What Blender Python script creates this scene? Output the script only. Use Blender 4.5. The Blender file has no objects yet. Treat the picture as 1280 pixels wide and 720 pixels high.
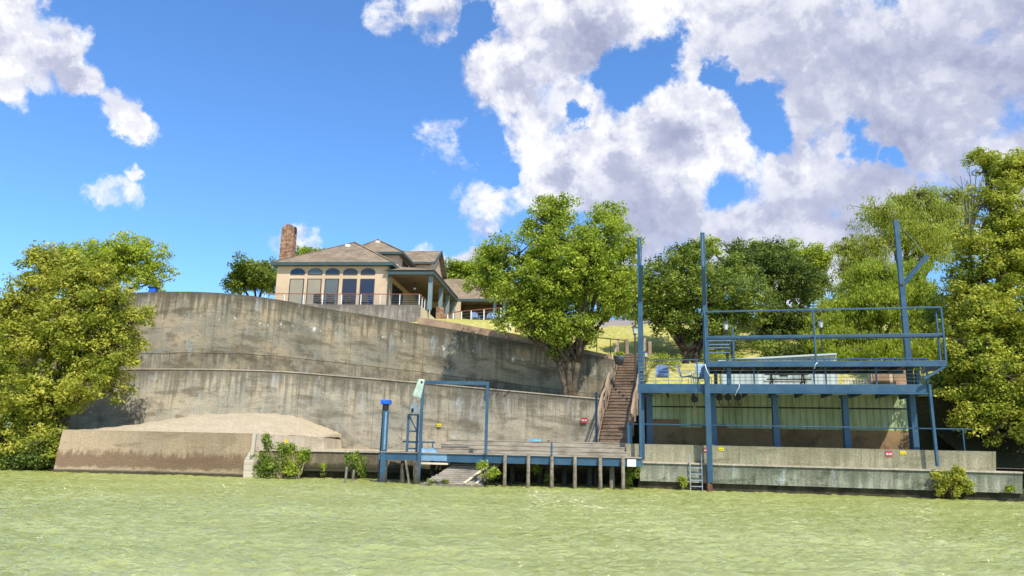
import bpy, math, random
import numpy as np
R = math.radians
rng = np.random.default_rng(7)
random.seed(7)
scene = bpy.context.scene
col = scene.collection

# ---------------------------------------------------------------- camera
F, PITCH, ROLL, CH = 924.0, math.atan(193 / 924), 0.022, 1.8
fwd = np.array([0, math.cos(PITCH), math.sin(PITCH)])
_rt0 = np.array([1., 0, 0]); _up0 = np.cross(_rt0, fwd)
cup = _up0 * math.cos(ROLL) - _rt0 * math.sin(ROLL)
crt = np.cross(fwd, cup)
C0 = np.array([0, 0, CH])
cam_d = bpy.data.cameras.new('camera'); cam = bpy.data.objects.new('camera', cam_d); col.objects.link(cam)
cam_d.sensor_width = 36; cam_d.lens = 36 * F / 1280; cam_d.clip_start = .1; cam_d.clip_end = 3000
from mathutils import Matrix, Vector
m = Matrix(((crt[0], cup[0], -fwd[0], 0), (crt[1], cup[1], -fwd[1], 0), (crt[2], cup[2], -fwd[2], CH), (0, 0, 0, 1)))
cam.matrix_world = m
scene.camera = cam

# ---------------------------------------------------------------- sun, sky, exposure
SUN_AZ = math.atan2(.42, -.91)      # from +Y towards +X: over the right shoulder
SUN_EL = R(52)
sd = np.array([math.sin(SUN_AZ) * math.cos(SUN_EL), math.cos(SUN_AZ) * math.cos(SUN_EL), math.sin(SUN_EL)])
sun_d = bpy.data.lights.new('sun', 'SUN'); sun_d.energy = 4.2; sun_d.angle = R(.53); sun_d.color = (1, .95, .86)
sun = bpy.data.objects.new('sun', sun_d); col.objects.link(sun)
sun.rotation_euler = Vector(sd).to_track_quat('Z', 'Y').to_euler(); sun.location = (0, 0, 60)
vs = scene.view_settings
vs.view_transform = 'Standard'; vs.look = 'None'; vs.exposure = .45; vs.gamma = 1; vs.use_curve_mapping = False
scene.render.engine = 'CYCLES'
scene.cycles.max_bounces = 6; scene.cycles.transparent_max_bounces = 8


def ray(x, y): return fwd + crt * ((x - 640) / F) - cup * ((y - 360) / F)
def P(x, y, d):
    r = ray(x, y); return C0 + r * (d / r[1])
def PZ(x, y, z):
    r = ray(x, y); return C0 + r * ((z - CH) / r[2])
def unit(v): v = np.array(v, float); return v / (np.linalg.norm(v) + 1e-12)


class NT:
    def __init__(s, tree): s.t = tree; s.n = tree.nodes; s.l = tree.links
    def node(s, typ, ins=None, **kw):
        n = s.n.new(typ)
        for k, v in kw.items(): setattr(n, k, v)
        for k, v in (ins or {}).items(): s.set(n.inputs[k], v)
        return n
    def set(s, sock, v):
        if isinstance(v, bpy.types.NodeSocket): s.l.new(v, sock)
        else: sock.default_value = v
    def math(s, op, a, b=None, c=None, clamp=False):
        n = s.n.new('ShaderNodeMath'); n.operation = op; n.use_clamp = clamp
        s.set(n.inputs[0], a)
        if b is not None: s.set(n.inputs[1], b)
        if c is not None: s.set(n.inputs[2], c)
        return n.outputs[0]
    def vmath(s, op, a, b=None, out=0, scale=None):
        n = s.n.new('ShaderNodeVectorMath'); n.operation = op; s.set(n.inputs[0], a)
        if b is not None: s.set(n.inputs[1], b)
        if scale is not None: s.set(n.inputs['Scale'], scale)
        return n.outputs[out]
    def noise(s, vec, scale, detail=6, rough=.55, out=0, dist=0):
        n = s.n.new('ShaderNodeTexNoise'); s.set(n.inputs['Vector'], vec); n.inputs['Scale'].default_value = scale
        n.inputs['Detail'].default_value = detail; n.inputs['Roughness'].default_value = rough; n.inputs['Distortion'].default_value = dist
        return n.outputs[out]
    def mapr(s, v, a, b, c=0, d=1, smooth=True):
        n = s.n.new('ShaderNodeMapRange'); n.interpolation_type = 'SMOOTHSTEP' if smooth else 'LINEAR'
        s.set(n.inputs[0], v)
        for i, q in enumerate((a, b, c, d)): s.set(n.inputs[i + 1], q)
        return n.outputs[0]
    def mix(s, f, a, b, mode='MIX'):
        n = s.n.new('ShaderNodeMix'); n.data_type = 'RGBA'; n.blend_type = mode
        s.set(n.inputs[0], f)
        for i, q in ((6, a), (7, b)):
            if isinstance(q, (tuple, list)): q = tuple(q) + (1,) * (4 - len(q))
            s.set(n.inputs[i], q)
        return n.outputs[2]
    def scale(s, vec, xyz):
        n = s.n.new('ShaderNodeMapping'); s.set(n.inputs[0], vec); n.inputs['Scale'].default_value = xyz
        return n.outputs[0]


# ---------------------------------------------------------------- sky with clouds, laid out by direction
world = bpy.data.worlds.new('World'); scene.world = world; world.use_nodes = True
world.node_tree.nodes.clear(); W = NT(world.node_tree)
sky = W.node('ShaderNodeTexSky', sky_type='NISHITA', sun_disc=False, sun_elevation=SUN_EL, sun_rotation=SUN_AZ,
             air_density=1.0, dust_density=.5, ozone_density=2.0, altitude=100)
tcd = W.node('ShaderNodeTexCoord').outputs['Generated']
dirv = W.vmath('NORMALIZE', tcd)
warp = W.noise(dirv, 9, 7, .65, out=1)
warp = W.vmath('SCALE', W.vmath('SUBTRACT', warp, (.5, .5, .5)), scale=.105)
dv = W.vmath('ADD', dirv, warp)
POS = [(700, 30, 90), (640, 90, 68), (690, 160, 75), (760, 215, 80), (850, 160, 75), (880, 130, 45), (880, 205, 95), (930, 150, 38), (820, 260, 90), (985, 215, 62), (1040, 215, 55), (870, 60, 50), (905, 40, 60),
       (900, 290, 70), (1010, 290, 95), (1120, 285, 110), (1260, 240, 150), (1160, 140, 110), (1055, 80, 110), (960, 20, 105), (1220, 20, 170), (1010, 130, 50),
       (850, 0, 75), (760, 5, 85), (1350, 80, 160), (700, 235, 50), (1000, -70, 160), (1400, -100, 250), (20, 20, 52), (60, 50, 42), (92, 92, 36), (128, 130, 36), (155, 150, 26), (-10, 60, 60),
       (548, 320, 34), (580, 325, 26), (-120, 20, 110), (-300, 150, 120), (1500, 300, 200)]
WISP = [(548, 8, 36), (580, 203, 42), (560, 212, 30), (595, 264, 32), (655, 235, 34), (620, 250, 26), (530, 306, 30), (136, 243, 20), (158, 246, 17), (155, 211, 12), (165, 152, 22), 
        (365, 312, 24), (480, 25, 26), (640, 40, 60), (100, 60, 30)]
NEG = [(800, 85, 50), (835, 62, 36), (772, 100, 30), (770, 70, 30), (905, 88, 24), (935, 115, 24), (968, 148, 32), (950, 135, 22), (897, 246, 34), (1072, 188, 26), (1108, 190, 16), (722, 152, 16),
       (600, 180, 26), (625, 215, 18), (600, 30, 26), (785, 120, 24)]
def blobfield(lst):
    cur = None
    for (x, y, r) in lst:
        c = unit(ray(x, y)); q = math.cos(math.atan(math.hypot(x - 640, y - 360) / F))
        d = W.vmath('DISTANCE', dv, tuple(c), out=1)
        v = W.math('MULTIPLY_ADD', d, -1 / (r * (1.32 if lst is NEG else 1) / F * q ** 1.5), 1.0)
        cur = v if cur is None else W.math('SMOOTH_MAX', cur, v, .15)
    return cur
base = W.math('SUBTRACT', W.math('MAXIMUM', W.math('MINIMUM', W.math('MULTIPLY', blobfield(POS), 1.8), .9), W.math('MINIMUM', W.math('MULTIPLY_ADD', blobfield(WISP), 1.0, -.12), -.12)), W.math('MULTIPLY', W.math('MINIMUM', W.math('MAXIMUM', blobfield(NEG), 0), .75), 1.8))
# elsewhere on the dome (behind the camera): loose cumulus
behind = W.mapr(W.node('ShaderNodeSeparateXYZ', {0: dirv}).outputs[1], .35, 0, 0, 1)
base = W.math('MAXIMUM', base, W.math('MULTIPLY_ADD', behind, 1.0, -1.0))
def fbm(v): return W.noise(v, 8, 13, .64, dist=.2)
n1 = fbm(dirv)
n2 = fbm(W.vmath('ADD', dirv, tuple(unit(sd) * .02 + np.array([.008, 0, .02]))))
nb = W.noise(dirv, 3.2, 3, .5)
GREY = [(1120, 110, 150), (1230, 60, 170), (980, 40, 100), (1270, 190, 130), (1100, 265, 100), (960, 290, 90), (790, 265, 70), (870, 300, 80), (840, 190, 40), (720, 60, 50), (1400, 0, 250), (1010, 290, 90), (700, 215, 26), (60, 80, 30)]
greyf = blobfield(GREY)
dens0 = W.math('ADD', base, W.math('MULTIPLY_ADD', n1, 4.6, -2.3))
dens0 = W.math('ADD', dens0, W.math('MULTIPLY_ADD', nb, .9, -.38))
alpha = W.mapr(dens0, -.05, .72)
thick = W.mapr(W.math('ADD', base, W.math('MULTIPLY_ADD', nb, 1.1, -.55)), .02, .6)
relief = W.mapr(W.math('SUBTRACT', n1, n2), -.06, .07)
m1 = W.noise(dirv, 22, 8, .6); m2 = W.noise(W.vmath('ADD', dirv, tuple(unit(sd) * .006 + np.array([.003, 0, .007]))), 22, 8, .6)
relief = W.math('ADD', relief, W.mapr(W.math('SUBTRACT', m1, m2), -.08, .08, -.3, .3))
big_r = W.math('SUBTRACT', W.noise(dirv, 4.5, 6, .55), W.noise(W.vmath('ADD', dirv, (.02, 0, .045)), 4.5, 6, .55))
lit = W.math('MULTIPLY_ADD', relief, W.mapr(greyf, -.3, .4, .42, .24), W.math('MULTIPLY_ADD', W.mapr(greyf, -.25, .6), -.42, .67))
lit = W.math('ADD', lit, W.math('MULTIPLY', big_r, 2.2))
lit = W.math('ADD', lit, W.math('MULTIPLY', W.mapr(dens0, .25, 1.8, 0, 1, False), -.22), clamp=True)
ccol = W.mix(W.mapr(lit, 0, .5, 0, 1, False), (.40, .43, .60), (.66, .68, .82))
ccol = W.mix(W.mapr(lit, .42, .95, 0, 1, False), ccol, (1.03, 1.03, 1.05))
bluesky = W.mix(1.0, sky.outputs[0], (.86, 1.32, 1.80), 'MULTIPLY')
sz = W.node('ShaderNodeSeparateXYZ', {0: dirv}).outputs[2]
skyc = W.vmath('SCALE', bluesky, scale=1.0)
STR = .10
cc = W.vmath('SCALE', ccol, scale=.74 / STR)
fin = W.mix(W.math('MULTIPLY', alpha, .96), skyc, cc)
bg = W.node('ShaderNodeBackground', {0: fin, 1: STR})
out = W.node('ShaderNodeOutputWorld'); W.l.new(bg.outputs[0], out.inputs[0])
world.cycles.sampling_method = 'MANUAL'; world.cycles.sample_map_resolution = 512

# ---------------------------------------------------------------- materials
MATS = {}
def newmat(name):
    mt = bpy.data.materials.new(name); mt.use_nodes = True; mt.node_tree.nodes.clear()
    N = NT(mt.node_tree); N.pos = N.node('ShaderNodeNewGeometry').outputs['Position']
    o = N.node('ShaderNodeOutputMaterial'); b = N.node('ShaderNodeBsdfPrincipled'); N.l.new(b.outputs[0], o.inputs[0])
    N.b = b; N.o = o; MATS[name] = mt
    return mt, N
def bump(N, h, strength=.4, dist=.02):
    n = N.node('ShaderNodeBump', {'Height': h, 'Strength': strength, 'Distance': dist}); N.l.new(n.outputs[0], N.b.inputs['Normal'])
def simple(name, c, rough=.6, metal=0, var=.25, scale=3, dirt=None, spec=.4, bmp=.15):
    mt, N = newmat(name)
    tc = N.node('ShaderNodeTexCoord').outputs['Object']
    n = N.noise(tc, scale, 6, .6)
    k = N.mapr(n, .3, .7, 1 - var, 1 + var)
    cc = N.vmath('SCALE', tuple(c), scale=k)
    if dirt:
        d = N.mapr(N.noise(tc, scale * 2.3, 8, .7), .52, .68)
        cc = N.mix(N.math('MULTIPLY', d, dirt[3] if len(dirt) > 3 else .7), cc, tuple(dirt[:3]))
    N.set(N.b.inputs['Base Color'], cc); N.b.inputs['Roughness'].default_value = rough
    N.b.inputs['Metallic'].default_value = metal; N.b.inputs['Specular IOR Level'].default_value = spec
    bump(N, N.noise(tc, scale * 9, 4), bmp, .01)
    return mt
def concrete(name, A, B, dark, light=None, streak=.75, topdark=.5, spots=.5, joints=True, bottom=None, drips=False):
    """weathered cast concrete: UV = metres along / metres below the top, wn = 0 top .. 1 bottom"""
    mt, N = newmat(name)
    uv = N.node('ShaderNodeUVMap', uv_map='UVMap').outputs[0]
    sx = N.node('ShaderNodeSeparateXYZ', {0: uv}); u, v = sx.outputs[0], sx.outputs[1]
    wn = N.node('ShaderNodeAttribute', attribute_name='wn').outputs['Fac']
    big = N.noise(uv, .32, 7, .62)
    c = N.mix(N.mapr(big, .40, .60), A, B)
    lay = N.noise(N.scale(uv, (.28, 1.15, 1)), 1.0, 8, .68)
    c = N.mix(N.mapr(lay, .50, .62, 0, .62), c, dark); c = N.mix(N.mapr(lay, .44, .36, 0, .45), c, tuple(min(1, q * 1.35) for q in A))
    wet = N.noise(N.scale(uv, (.16, .28, 1)), 1.3, 6, .6, dist=.6)
    c = N.mix(N.mapr(wet, .52, .57, 0, .28), c, tuple(q * .75 for q in dark))
    med = N.noise(uv, 1.1, 8, .7)
    c = N.mix(N.math('MULTIPLY', N.mapr(med, .5, .66), spots), c, dark)
    st = N.noise(N.scale(uv, (2.6, .16, 1)), 1.0, 7, .65)
    stf = N.noise(N.scale(uv, (9, .35, 1)), 1.0, 5, .6)
    s1 = N.mapr(N.math('ADD', st, N.math('MULTIPLY_ADD', stf, .5, -.25)), .5, .68)
    c = N.mix(N.math('MULTIPLY', s1, streak * .6), c, dark)
    # soot washed down from the top edge
    L = N.mapr(st, .35, .7, .1, 2.4); tp = N.math('SUBTRACT', 1.0, N.math('DIVIDE', v, L), clamp=True)
    c = N.mix(N.math('MULTIPLY', N.math('POWER', tp, .7), topdark), c, tuple(q * .55 for q in dark))
    if light:
        ls = N.noise(N.scale(uv, (1.1, .3, 1)), 1.3, 8, .7)
        c = N.mix(N.math('MULTIPLY', N.mapr(ls, .55, .68), .6), c, light)
    if drips:
        zone = N.math('MULTIPLY', N.mapr(wn, .66, .70), N.mapr(wn, 1.0, .8))
        dr = N.mapr(N.noise(N.scale(uv, (4.2, .22, 1)), 1.0, 5, .7), .45, .6)
        c = N.mix(N.math('MULTIPLY', N.math('MULTIPLY', zone, N.mapr(med, .35, .6)), .55), c, dark)
        c = N.mix(N.math('MULTIPLY', N.math('MULTIPLY', N.math('MULTIPLY', zone, dr), N.mapr(big, .44, .60)), .75), c, (.40, .32, .21))
        pz = N.math('MULTIPLY', N.mapr(wn, .24, .27), N.mapr(wn, .36, .29))
        pr = N.mapr(N.noise(N.scale(uv, (1.9, 1.1, 1)), 1.1, 6, .75), .575, .62)
        c = N.mix(N.math('MULTIPLY', pz, pr), c, (.62, .62, .58))
        hl = N.math('ABSOLUTE', N.math('SUBTRACT', wn, N.math('MULTIPLY_ADD', big, .05, .655)))
        c = N.mix(N.mapr(hl, .009, .002, 0, .7), c, tuple(q * .5 for q in dark))
    if bottom:
        bz = N.mapr(N.math('ADD', wn, N.math('MULTIPLY_ADD', N.noise(N.scale(uv, (1.6, .7, 1)), 2.0, 8, .78), .75, -.375)), bottom[3] - .04, bottom[3] + .13)
        bz2 = N.mapr(N.math('ADD', wn, N.math('MULTIPLY_ADD', med, .4, -.2)), bottom[3] + .38, bottom[3] + .3)
        c = N.mix(N.math('MULTIPLY', N.math('MULTIPLY', bz, bz2), .85), c, tuple(bottom[:3]))
        c = N.mix(N.mapr(N.math('ADD', wn, N.math('MULTIPLY', med, .05)), .79, .84, 0, .9), c, (.035, .035, .02))
    if joints:
        for per, q in ((4.88, u), (1.22, v)):
            f = N.math('ABSOLUTE', N.math('SUBTRACT', N.math('FRACT', N.math('DIVIDE', N.math('ADD', q, N.math('MULTIPLY', med, .06)), per)), .5))
            c = N.mix(N.mapr(f, .4965, .4992, 0, .75 if per > 2 else .4), c, tuple(z * .5 for z in dark))
    fine = N.noise(uv, 14, 6, .75)
    c = N.mix(1.0, c, N.vmath('SCALE', (1, 1, 1), scale=N.mapr(fine, .3, .7, .72, 1.28)), 'MULTIPLY')
    N.set(N.b.inputs['Base Color'], c); N.b.inputs['Roughness'].default_value = .92; N.b.inputs['Specular IOR Level'].default_value = .2
    bump(N, N.math('ADD', N.math('MULTIPLY', fine, .5), med), .5, .03)
    return mt
def wood(name, c, c2, axis=0, rough=.8, board=.14, gap=True, along=0):
    mt, N = newmat(name)
    tc = N.node('ShaderNodeTexCoord').outputs['Object']
    sc = [14, 14, 14]; sc[along] = .8
    g = N.noise(N.scale(tc, tuple(sc)), 1.0, 6, .65)
    k = N.noise(tc, 1.2, 4)
    cc = N.mix(N.mapr(g, .3, .7), c, c2)
    cc = N.mix(N.mapr(k, .45, .65, 0, .45), cc, tuple(q * .5 for q in c))
    N.set(N.b.inputs['Base Color'], cc); N.b.inputs['Roughness'].default_value = rough; N.b.inputs['Specular IOR Level'].default_value = .2
    bump(N, g, .4, .01)
    return mt
def leafmat(name, c1, c2, trans=.35):
    mt, N = newmat(name)
    a = N.node('ShaderNodeAttribute', attribute_name='lv').outputs['Fac']
    cc = N.mix(a, c1, c2)
    N.set(N.b.inputs['Base Color'], cc); N.b.inputs['Roughness'].default_value = .55; N.b.inputs['Specular IOR Level'].default_value = .25
    tr = N.node('ShaderNodeBsdfTranslucent', {0: N.mix(.5, cc, (c2[0] * 1.3, c2[1] * 1.4, c2[2] * .5))})
    mx = N.node('ShaderNodeMixShader', {0: trans}); N.l.new(N.b.outputs[0], mx.inputs[1]); N.l.new(tr.outputs[0], mx.inputs[2])
    N.l.new(mx.outputs[0], N.o.inputs[0])
    return mt

M = {}
def mk_steel():
    mt, N = newmat('blue_painted_steel')
    k = N.noise(N.pos, 1.6, 6, .65); f = N.noise(N.pos, 7, 8, .75)
    c = N.mix(N.mapr(k, .35, .65), (.020, .070, .125), (.034, .095, .15))
    c = N.mix(N.mapr(N.noise(N.scale(N.pos, (6, 6, .7)), 1, 6, .7), .52, .66, 0, .4), c, (.05, .09, .11))
    c = N.mix(N.mapr(f, .60, .66, 0, .8), c, (.10, .045, .02))
    z = N.node('ShaderNodeSeparateXYZ', {0: N.pos}).outputs[2]
    c = N.mix(N.mapr(N.math('ADD', z, N.math('MULTIPLY', f, .5)), .75, .25, 0, .9), c, (.035, .03, .02))
    N.set(N.b.inputs['Base Color'], c); N.set(N.b.inputs['Roughness'], N.mapr(k, .3, .7, .35, .65)); bump(N, f, .2, .01)
    return mt
M['steel'] = mk_steel()
M['steel_light'] = simple('pale_blue', (.15, .27, .38), .45, 0, .2, 2)
M['cable'] = simple('galvanised_cable', (.3, .34, .36), .4, .6)
M['alu'] = simple('aluminium', (.5, .52, .54), .4, .5)
M['rust'] = simple('rusty_metal', (.13, .06, .03), .8, 0, .4, 5)
M['stucco'] = simple('tan_stucco', (.60, .44, .29), .9, 0, .10, .7, spec=.1, bmp=.3)
M['cream'] = simple('cream_paint', (.66, .55, .38), .85, 0, .1, .9, spec=.1)
M['trim'] = simple('green_grey_trim', (.05, .08, .08), .55, 0, .12, 1)
M['soffit'] = simple('brown_soffit', (.16, .115, .08), .8, 0, .2, 1)
M['frame'] = simple('dark_frame', (.045, .04, .035), .5)
M['white'] = simple('white_paint', (.7, .7, .66), .6, 0, .12, 3)
M['cap'] = simple('blue_plastic', (.01, .10, .55), .45)
M['black'] = simple('black_plastic', (.015, .015, .017), .5)
M['bag'] = simple('pale_green_canvas', (.42, .5, .40), .85, 0, .2, 4)
M['redrail'] = simple('reddish_handrail', (.25, .085, .05), .5)
M['tanwall'] = simple('tan_wall_paint', (.42, .26, .16), .9, 0, .2, 1.2, dirt=(.25, .16, .1, .6), spec=.1, bmp=.4)
M['copper'] = simple('pink_tan_concrete', (.38, .255, .165), .9, 0, .22, 1.5, dirt=(.2, .13, .09, .5), spec=.1)
M['pile'] = simple('weathered_pile', (.19, .16, .105), .9, 0, .4, 5, dirt=(.06, .07, .05, .6))
M['oldpile'] = simple('dark_wet_pile', (.05, .045, .03), .8, 0, .4, 4)
M['planks'] = wood('grey_tan_planks', (.26, .22, .16), (.42, .36, .27), along=0)
M['rampwood'] = wood('old_ramp_wood', (.20, .165, .12), (.42, .36, .28), along=0)
M['stairwood'] = wood('brown_stair_wood', (.17, .118, .078), (.31, .22, .15), along=0)
M['railwood'] = wood('tan_rail_wood', (.27, .19, .12), (.38, .28, .19), along=2)
M['brownwall'] = simple('brown_board', (.27, .18, .09), .9, 0, .25, .8, dirt=(.07, .045, .025, .5), spec=.1)
M['sign_red'] = simple('sign_red', (.42, .07, .08), .5, 0, .08); M['sign_yel'] = simple('sign_yellow', (.75, .58, .02), .5, 0, .08)
M['chairfab'] = simple('blue_grey_mesh_fabric', (.13, .2, .34), .8)
M['lattice'] = simple('pale_blue_webbing', (.42, .58, .66), .7)
M['pot'] = simple('grey_pot', (.12, .13, .13), .7)
M['bluechair'] = simple('blue_cushion', (.08, .32, .5), .7)
M['lamp_glass'] = simple('frosted_lamp_glass', (.55, .6, .55), .3)
M['blinds'] = simple('tan_blinds', (.30, .26, .18), .55, 0, .1, 1)
M['tyre'] = simple('tyre_rubber', (.02, .02, .02), .8)
M['bark'] = simple('brown_bark', (.10, .078, .052), .95, 0, .45, 3, dirt=(.03, .02, .015, .8), spec=.1, bmp=.9)
M['barkdark'] = simple('dark_bark', (.05, .036, .027), .95, 0, .4, 3, spec=.1, bmp=.9)
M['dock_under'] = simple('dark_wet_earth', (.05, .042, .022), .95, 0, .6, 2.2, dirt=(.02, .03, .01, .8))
M['grasstip'] = simple('dry_plant', (.3, .25, .12), .9)

def mk_glass(name, c, rough=.04):
    mt, N = newmat(name)
    N.b.inputs['Base Color'].default_value = c + (1,); N.b.inputs['Roughness'].default_value = rough
    N.b.inputs['Specular IOR Level'].default_value = .5; N.b.inputs['IOR'].default_value = 1.6
    bump(N, N.noise(N.pos, .7, 2), .08, .05)
    return mt
M['glass'] = mk_glass('window_glass', (.008, .022, .055)); M['glass_pale'] = mk_glass('pale_window_glass', (.10, .12, .12))

def mk_corr(name, c, c2, per):
    mt, N = newmat(name)
    uv = N.node('ShaderNodeUVMap', uv_map='UVMap').outputs[0]
    u = N.node('ShaderNodeSeparateXYZ', {0: uv}).outputs[0]
    f = N.math('FRACT', N.math('DIVIDE', u, per))
    rib = N.math('MULTIPLY', N.mapr(f, 0, .06), N.mapr(f, .22, .16))
    k = N.noise(N.scale(uv, (1.5, .35, 1)), 1.3, 7, .7)
    cc = N.mix(N.mapr(k, .4, .66), c, c2)
    pn = N.node('ShaderNodeTexWhiteNoise', {'W': N.math('FLOOR', N.math('DIVIDE', u, per * 3))}, noise_dimensions='1D').outputs[0]
    cc = N.mix(1.0, cc, N.vmath('SCALE', (1, 1, 1), scale=N.mapr(pn, 0, 1, .82, 1.1)), 'MULTIPLY')
    edge = N.math('MULTIPLY', N.mapr(f, .16, .2), N.mapr(f, .27, .23))
    cc = N.mix(N.math('MULTIPLY', edge, .75), cc, tuple(q * .25 for q in c))
    N.set(N.b.inputs['Base Color'], cc); N.b.inputs['Roughness'].default_value = .5
    bump(N, rib, 1.0, .03)
    return mt
M['corr_green'] = mk_corr('pale_green_metal_panel', (.50, .60, .31), (.34, .42, .17), .3)
M['corr_white'] = mk_corr('pale_grey_metal_panel', (.52, .58, .55), (.38, .44, .41), .3)

def mk_roof():
    mt, N = newmat('shingles')
    z = N.node('ShaderNodeSeparateXYZ', {0: N.pos}).outputs[2]
    x = N.vmath('DOT_PRODUCT', N.pos, (1, .35, 0), out=1)
    row = N.math('DIVIDE', z, .085); ri = N.math('FLOOR', row)
    n = N.node('ShaderNodeTexWhiteNoise', noise_dimensions='2D')
    cv = N.node('ShaderNodeCombineXYZ', {0: N.math('FLOOR', N.math('ADD', N.math('DIVIDE', x, .3), N.math('MULTIPLY', ri, .37))), 1: ri})
    N.l.new(cv.outputs[0], n.inputs['Vector'])
    cc = N.mix(n.outputs[0], (.20, .15, .10), (.31, .24, .16))
    k = N.noise(N.pos, .5, 6, .65)
    cc = N.mix(N.mapr(k, .42, .65, 0, .55), cc, (.13, .10, .075))
    fr = N.math('FRACT', row)
    cc = N.mix(N.mapr(fr, .14, 0, 0, .6), cc, (.07, .05, .04))
    N.set(N.b.inputs['Base Color'], cc); N.b.inputs['Roughness'].default_value = .95; N.b.inputs['Specular IOR Level'].default_value = .1
    bump(N, fr, .5, .02)
    return mt
M['roof'] = mk_roof()
def mk_brick():
    mt, N = newmat('chimney_brick')
    x = N.vmath('DOT_PRODUCT', N.pos, (1, .8, 0), out=1); z = N.node('ShaderNodeSeparateXYZ', {0: N.pos}).outputs[2]
    cv = N.node('ShaderNodeCombineXYZ', {0: x, 1: z})
    b = N.node('ShaderNodeTexBrick', {'Vector': cv.outputs[0], 'Color1': (.22, .085, .04, 1), 'Color2': (.42, .23, .12, 1), 'Mortar': (.33, .26, .19, 1),
                                      'Scale': 1.0, 'Mortar Size': .012, 'Brick Width': .3, 'Row Height': .11, 'Bias': 0})
    cc = N.mix(N.mapr(N.noise(N.pos, 3, 5), .45, .62, 0, .7), b.outputs[0], (.10, .05, .03))
    N.set(N.b.inputs['Base Color'], cc); N.b.inputs['Roughness'].default_value = .95
    bump(N, b.outputs[1], -.5, .02)
    return mt
M['brick'] = mk_brick()
M['conc_up'] = concrete('old_grey_concrete_high', (.35, .28, .175), (.235, .215, .155), (.095, .078, .048), (.29, .32, .31), streak=.5, topdark=.75, drips=True, spots=.6)
M['conc_low'] = concrete('old_grey_concrete_low', (.41, .35, .245), (.30, .28, .215), (.13, .11, .072), (.37, .40, .40), streak=.5, topdark=.65, spots=.65)
M['conc_block'] = concrete('tan_stained_concrete', (.40, .30, .18), (.34, .26, .165), (.2, .14, .085), None, streak=.35, topdark=.1, spots=.2, bottom=(.16, .10, .055, .40), joints=False)
M['conc_pale'] = concrete('pale_concrete', (.60, .51, .38), (.50, .42, .31), (.3, .25, .17), None, streak=.5, topdark=.2, spots=.3)
M['conc_mid'] = concrete('brown_grey_concrete', (.24, .19, .12), (.19, .155, .10), (.09, .07, .04), None, bottom=(.05, .045, .025, .55))
M['conc_terrace'] = concrete('grey_terrace_concrete', (.34, .30, .25), (.25, .22, .19), (.14, .12, .10), (.40, .37, .34), topdark=.5)
M['conc_bar'] = concrete('olive_grey_concrete', (.38, .335, .215), (.31, .295, .19), (.17, .15, .08), None, streak=.6, topdark=.35, spots=.35)
M['conc_sea'] = concrete('mottled_bulkhead_concrete', (.36, .355, .26), (.24, .255, .18), (.075, .085, .045), (.46, .53, .54), streak=.45, topdark=.5, spots=.9)

def mk_ground(name, c1, c2, c3, s=.5, fs=9):
    mt, N = newmat(name)
    k = N.mapr(N.noise(N.pos, s, 7, .6), .38, .62); f = N.mapr(N.noise(N.pos, fs, 6, .75), .35, .65)
    cc = N.mix(f, N.mix(k, c1, c2), c3)
    N.set(N.b.inputs['Base Color'], cc); N.b.inputs['Roughness'].default_value = 1; N.b.inputs['Specular IOR Level'].default_value = .05
    bump(N, N.noise(N.pos, fs, 6, .8), .8, .06)
    return mt
M['lawn'] = mk_ground('lawn_grass', (.50, .42, .12), (.60, .50, .18), (.27, .28, .07), .35, 3.5)
M['drysoil'] = mk_ground('dry_straw_soil', (.58, .47, .325), (.50, .41, .275), (.40, .32, .20), .9, 7)
M['bank'] = mk_ground('bank_soil', (.07, .06, .03), (.10, .08, .045), (.04, .05, .02))
M['drive'] = mk_ground('driveway_surface', (.35, .29, .25), (.30, .26, .23), (.26, .22, .2))

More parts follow.
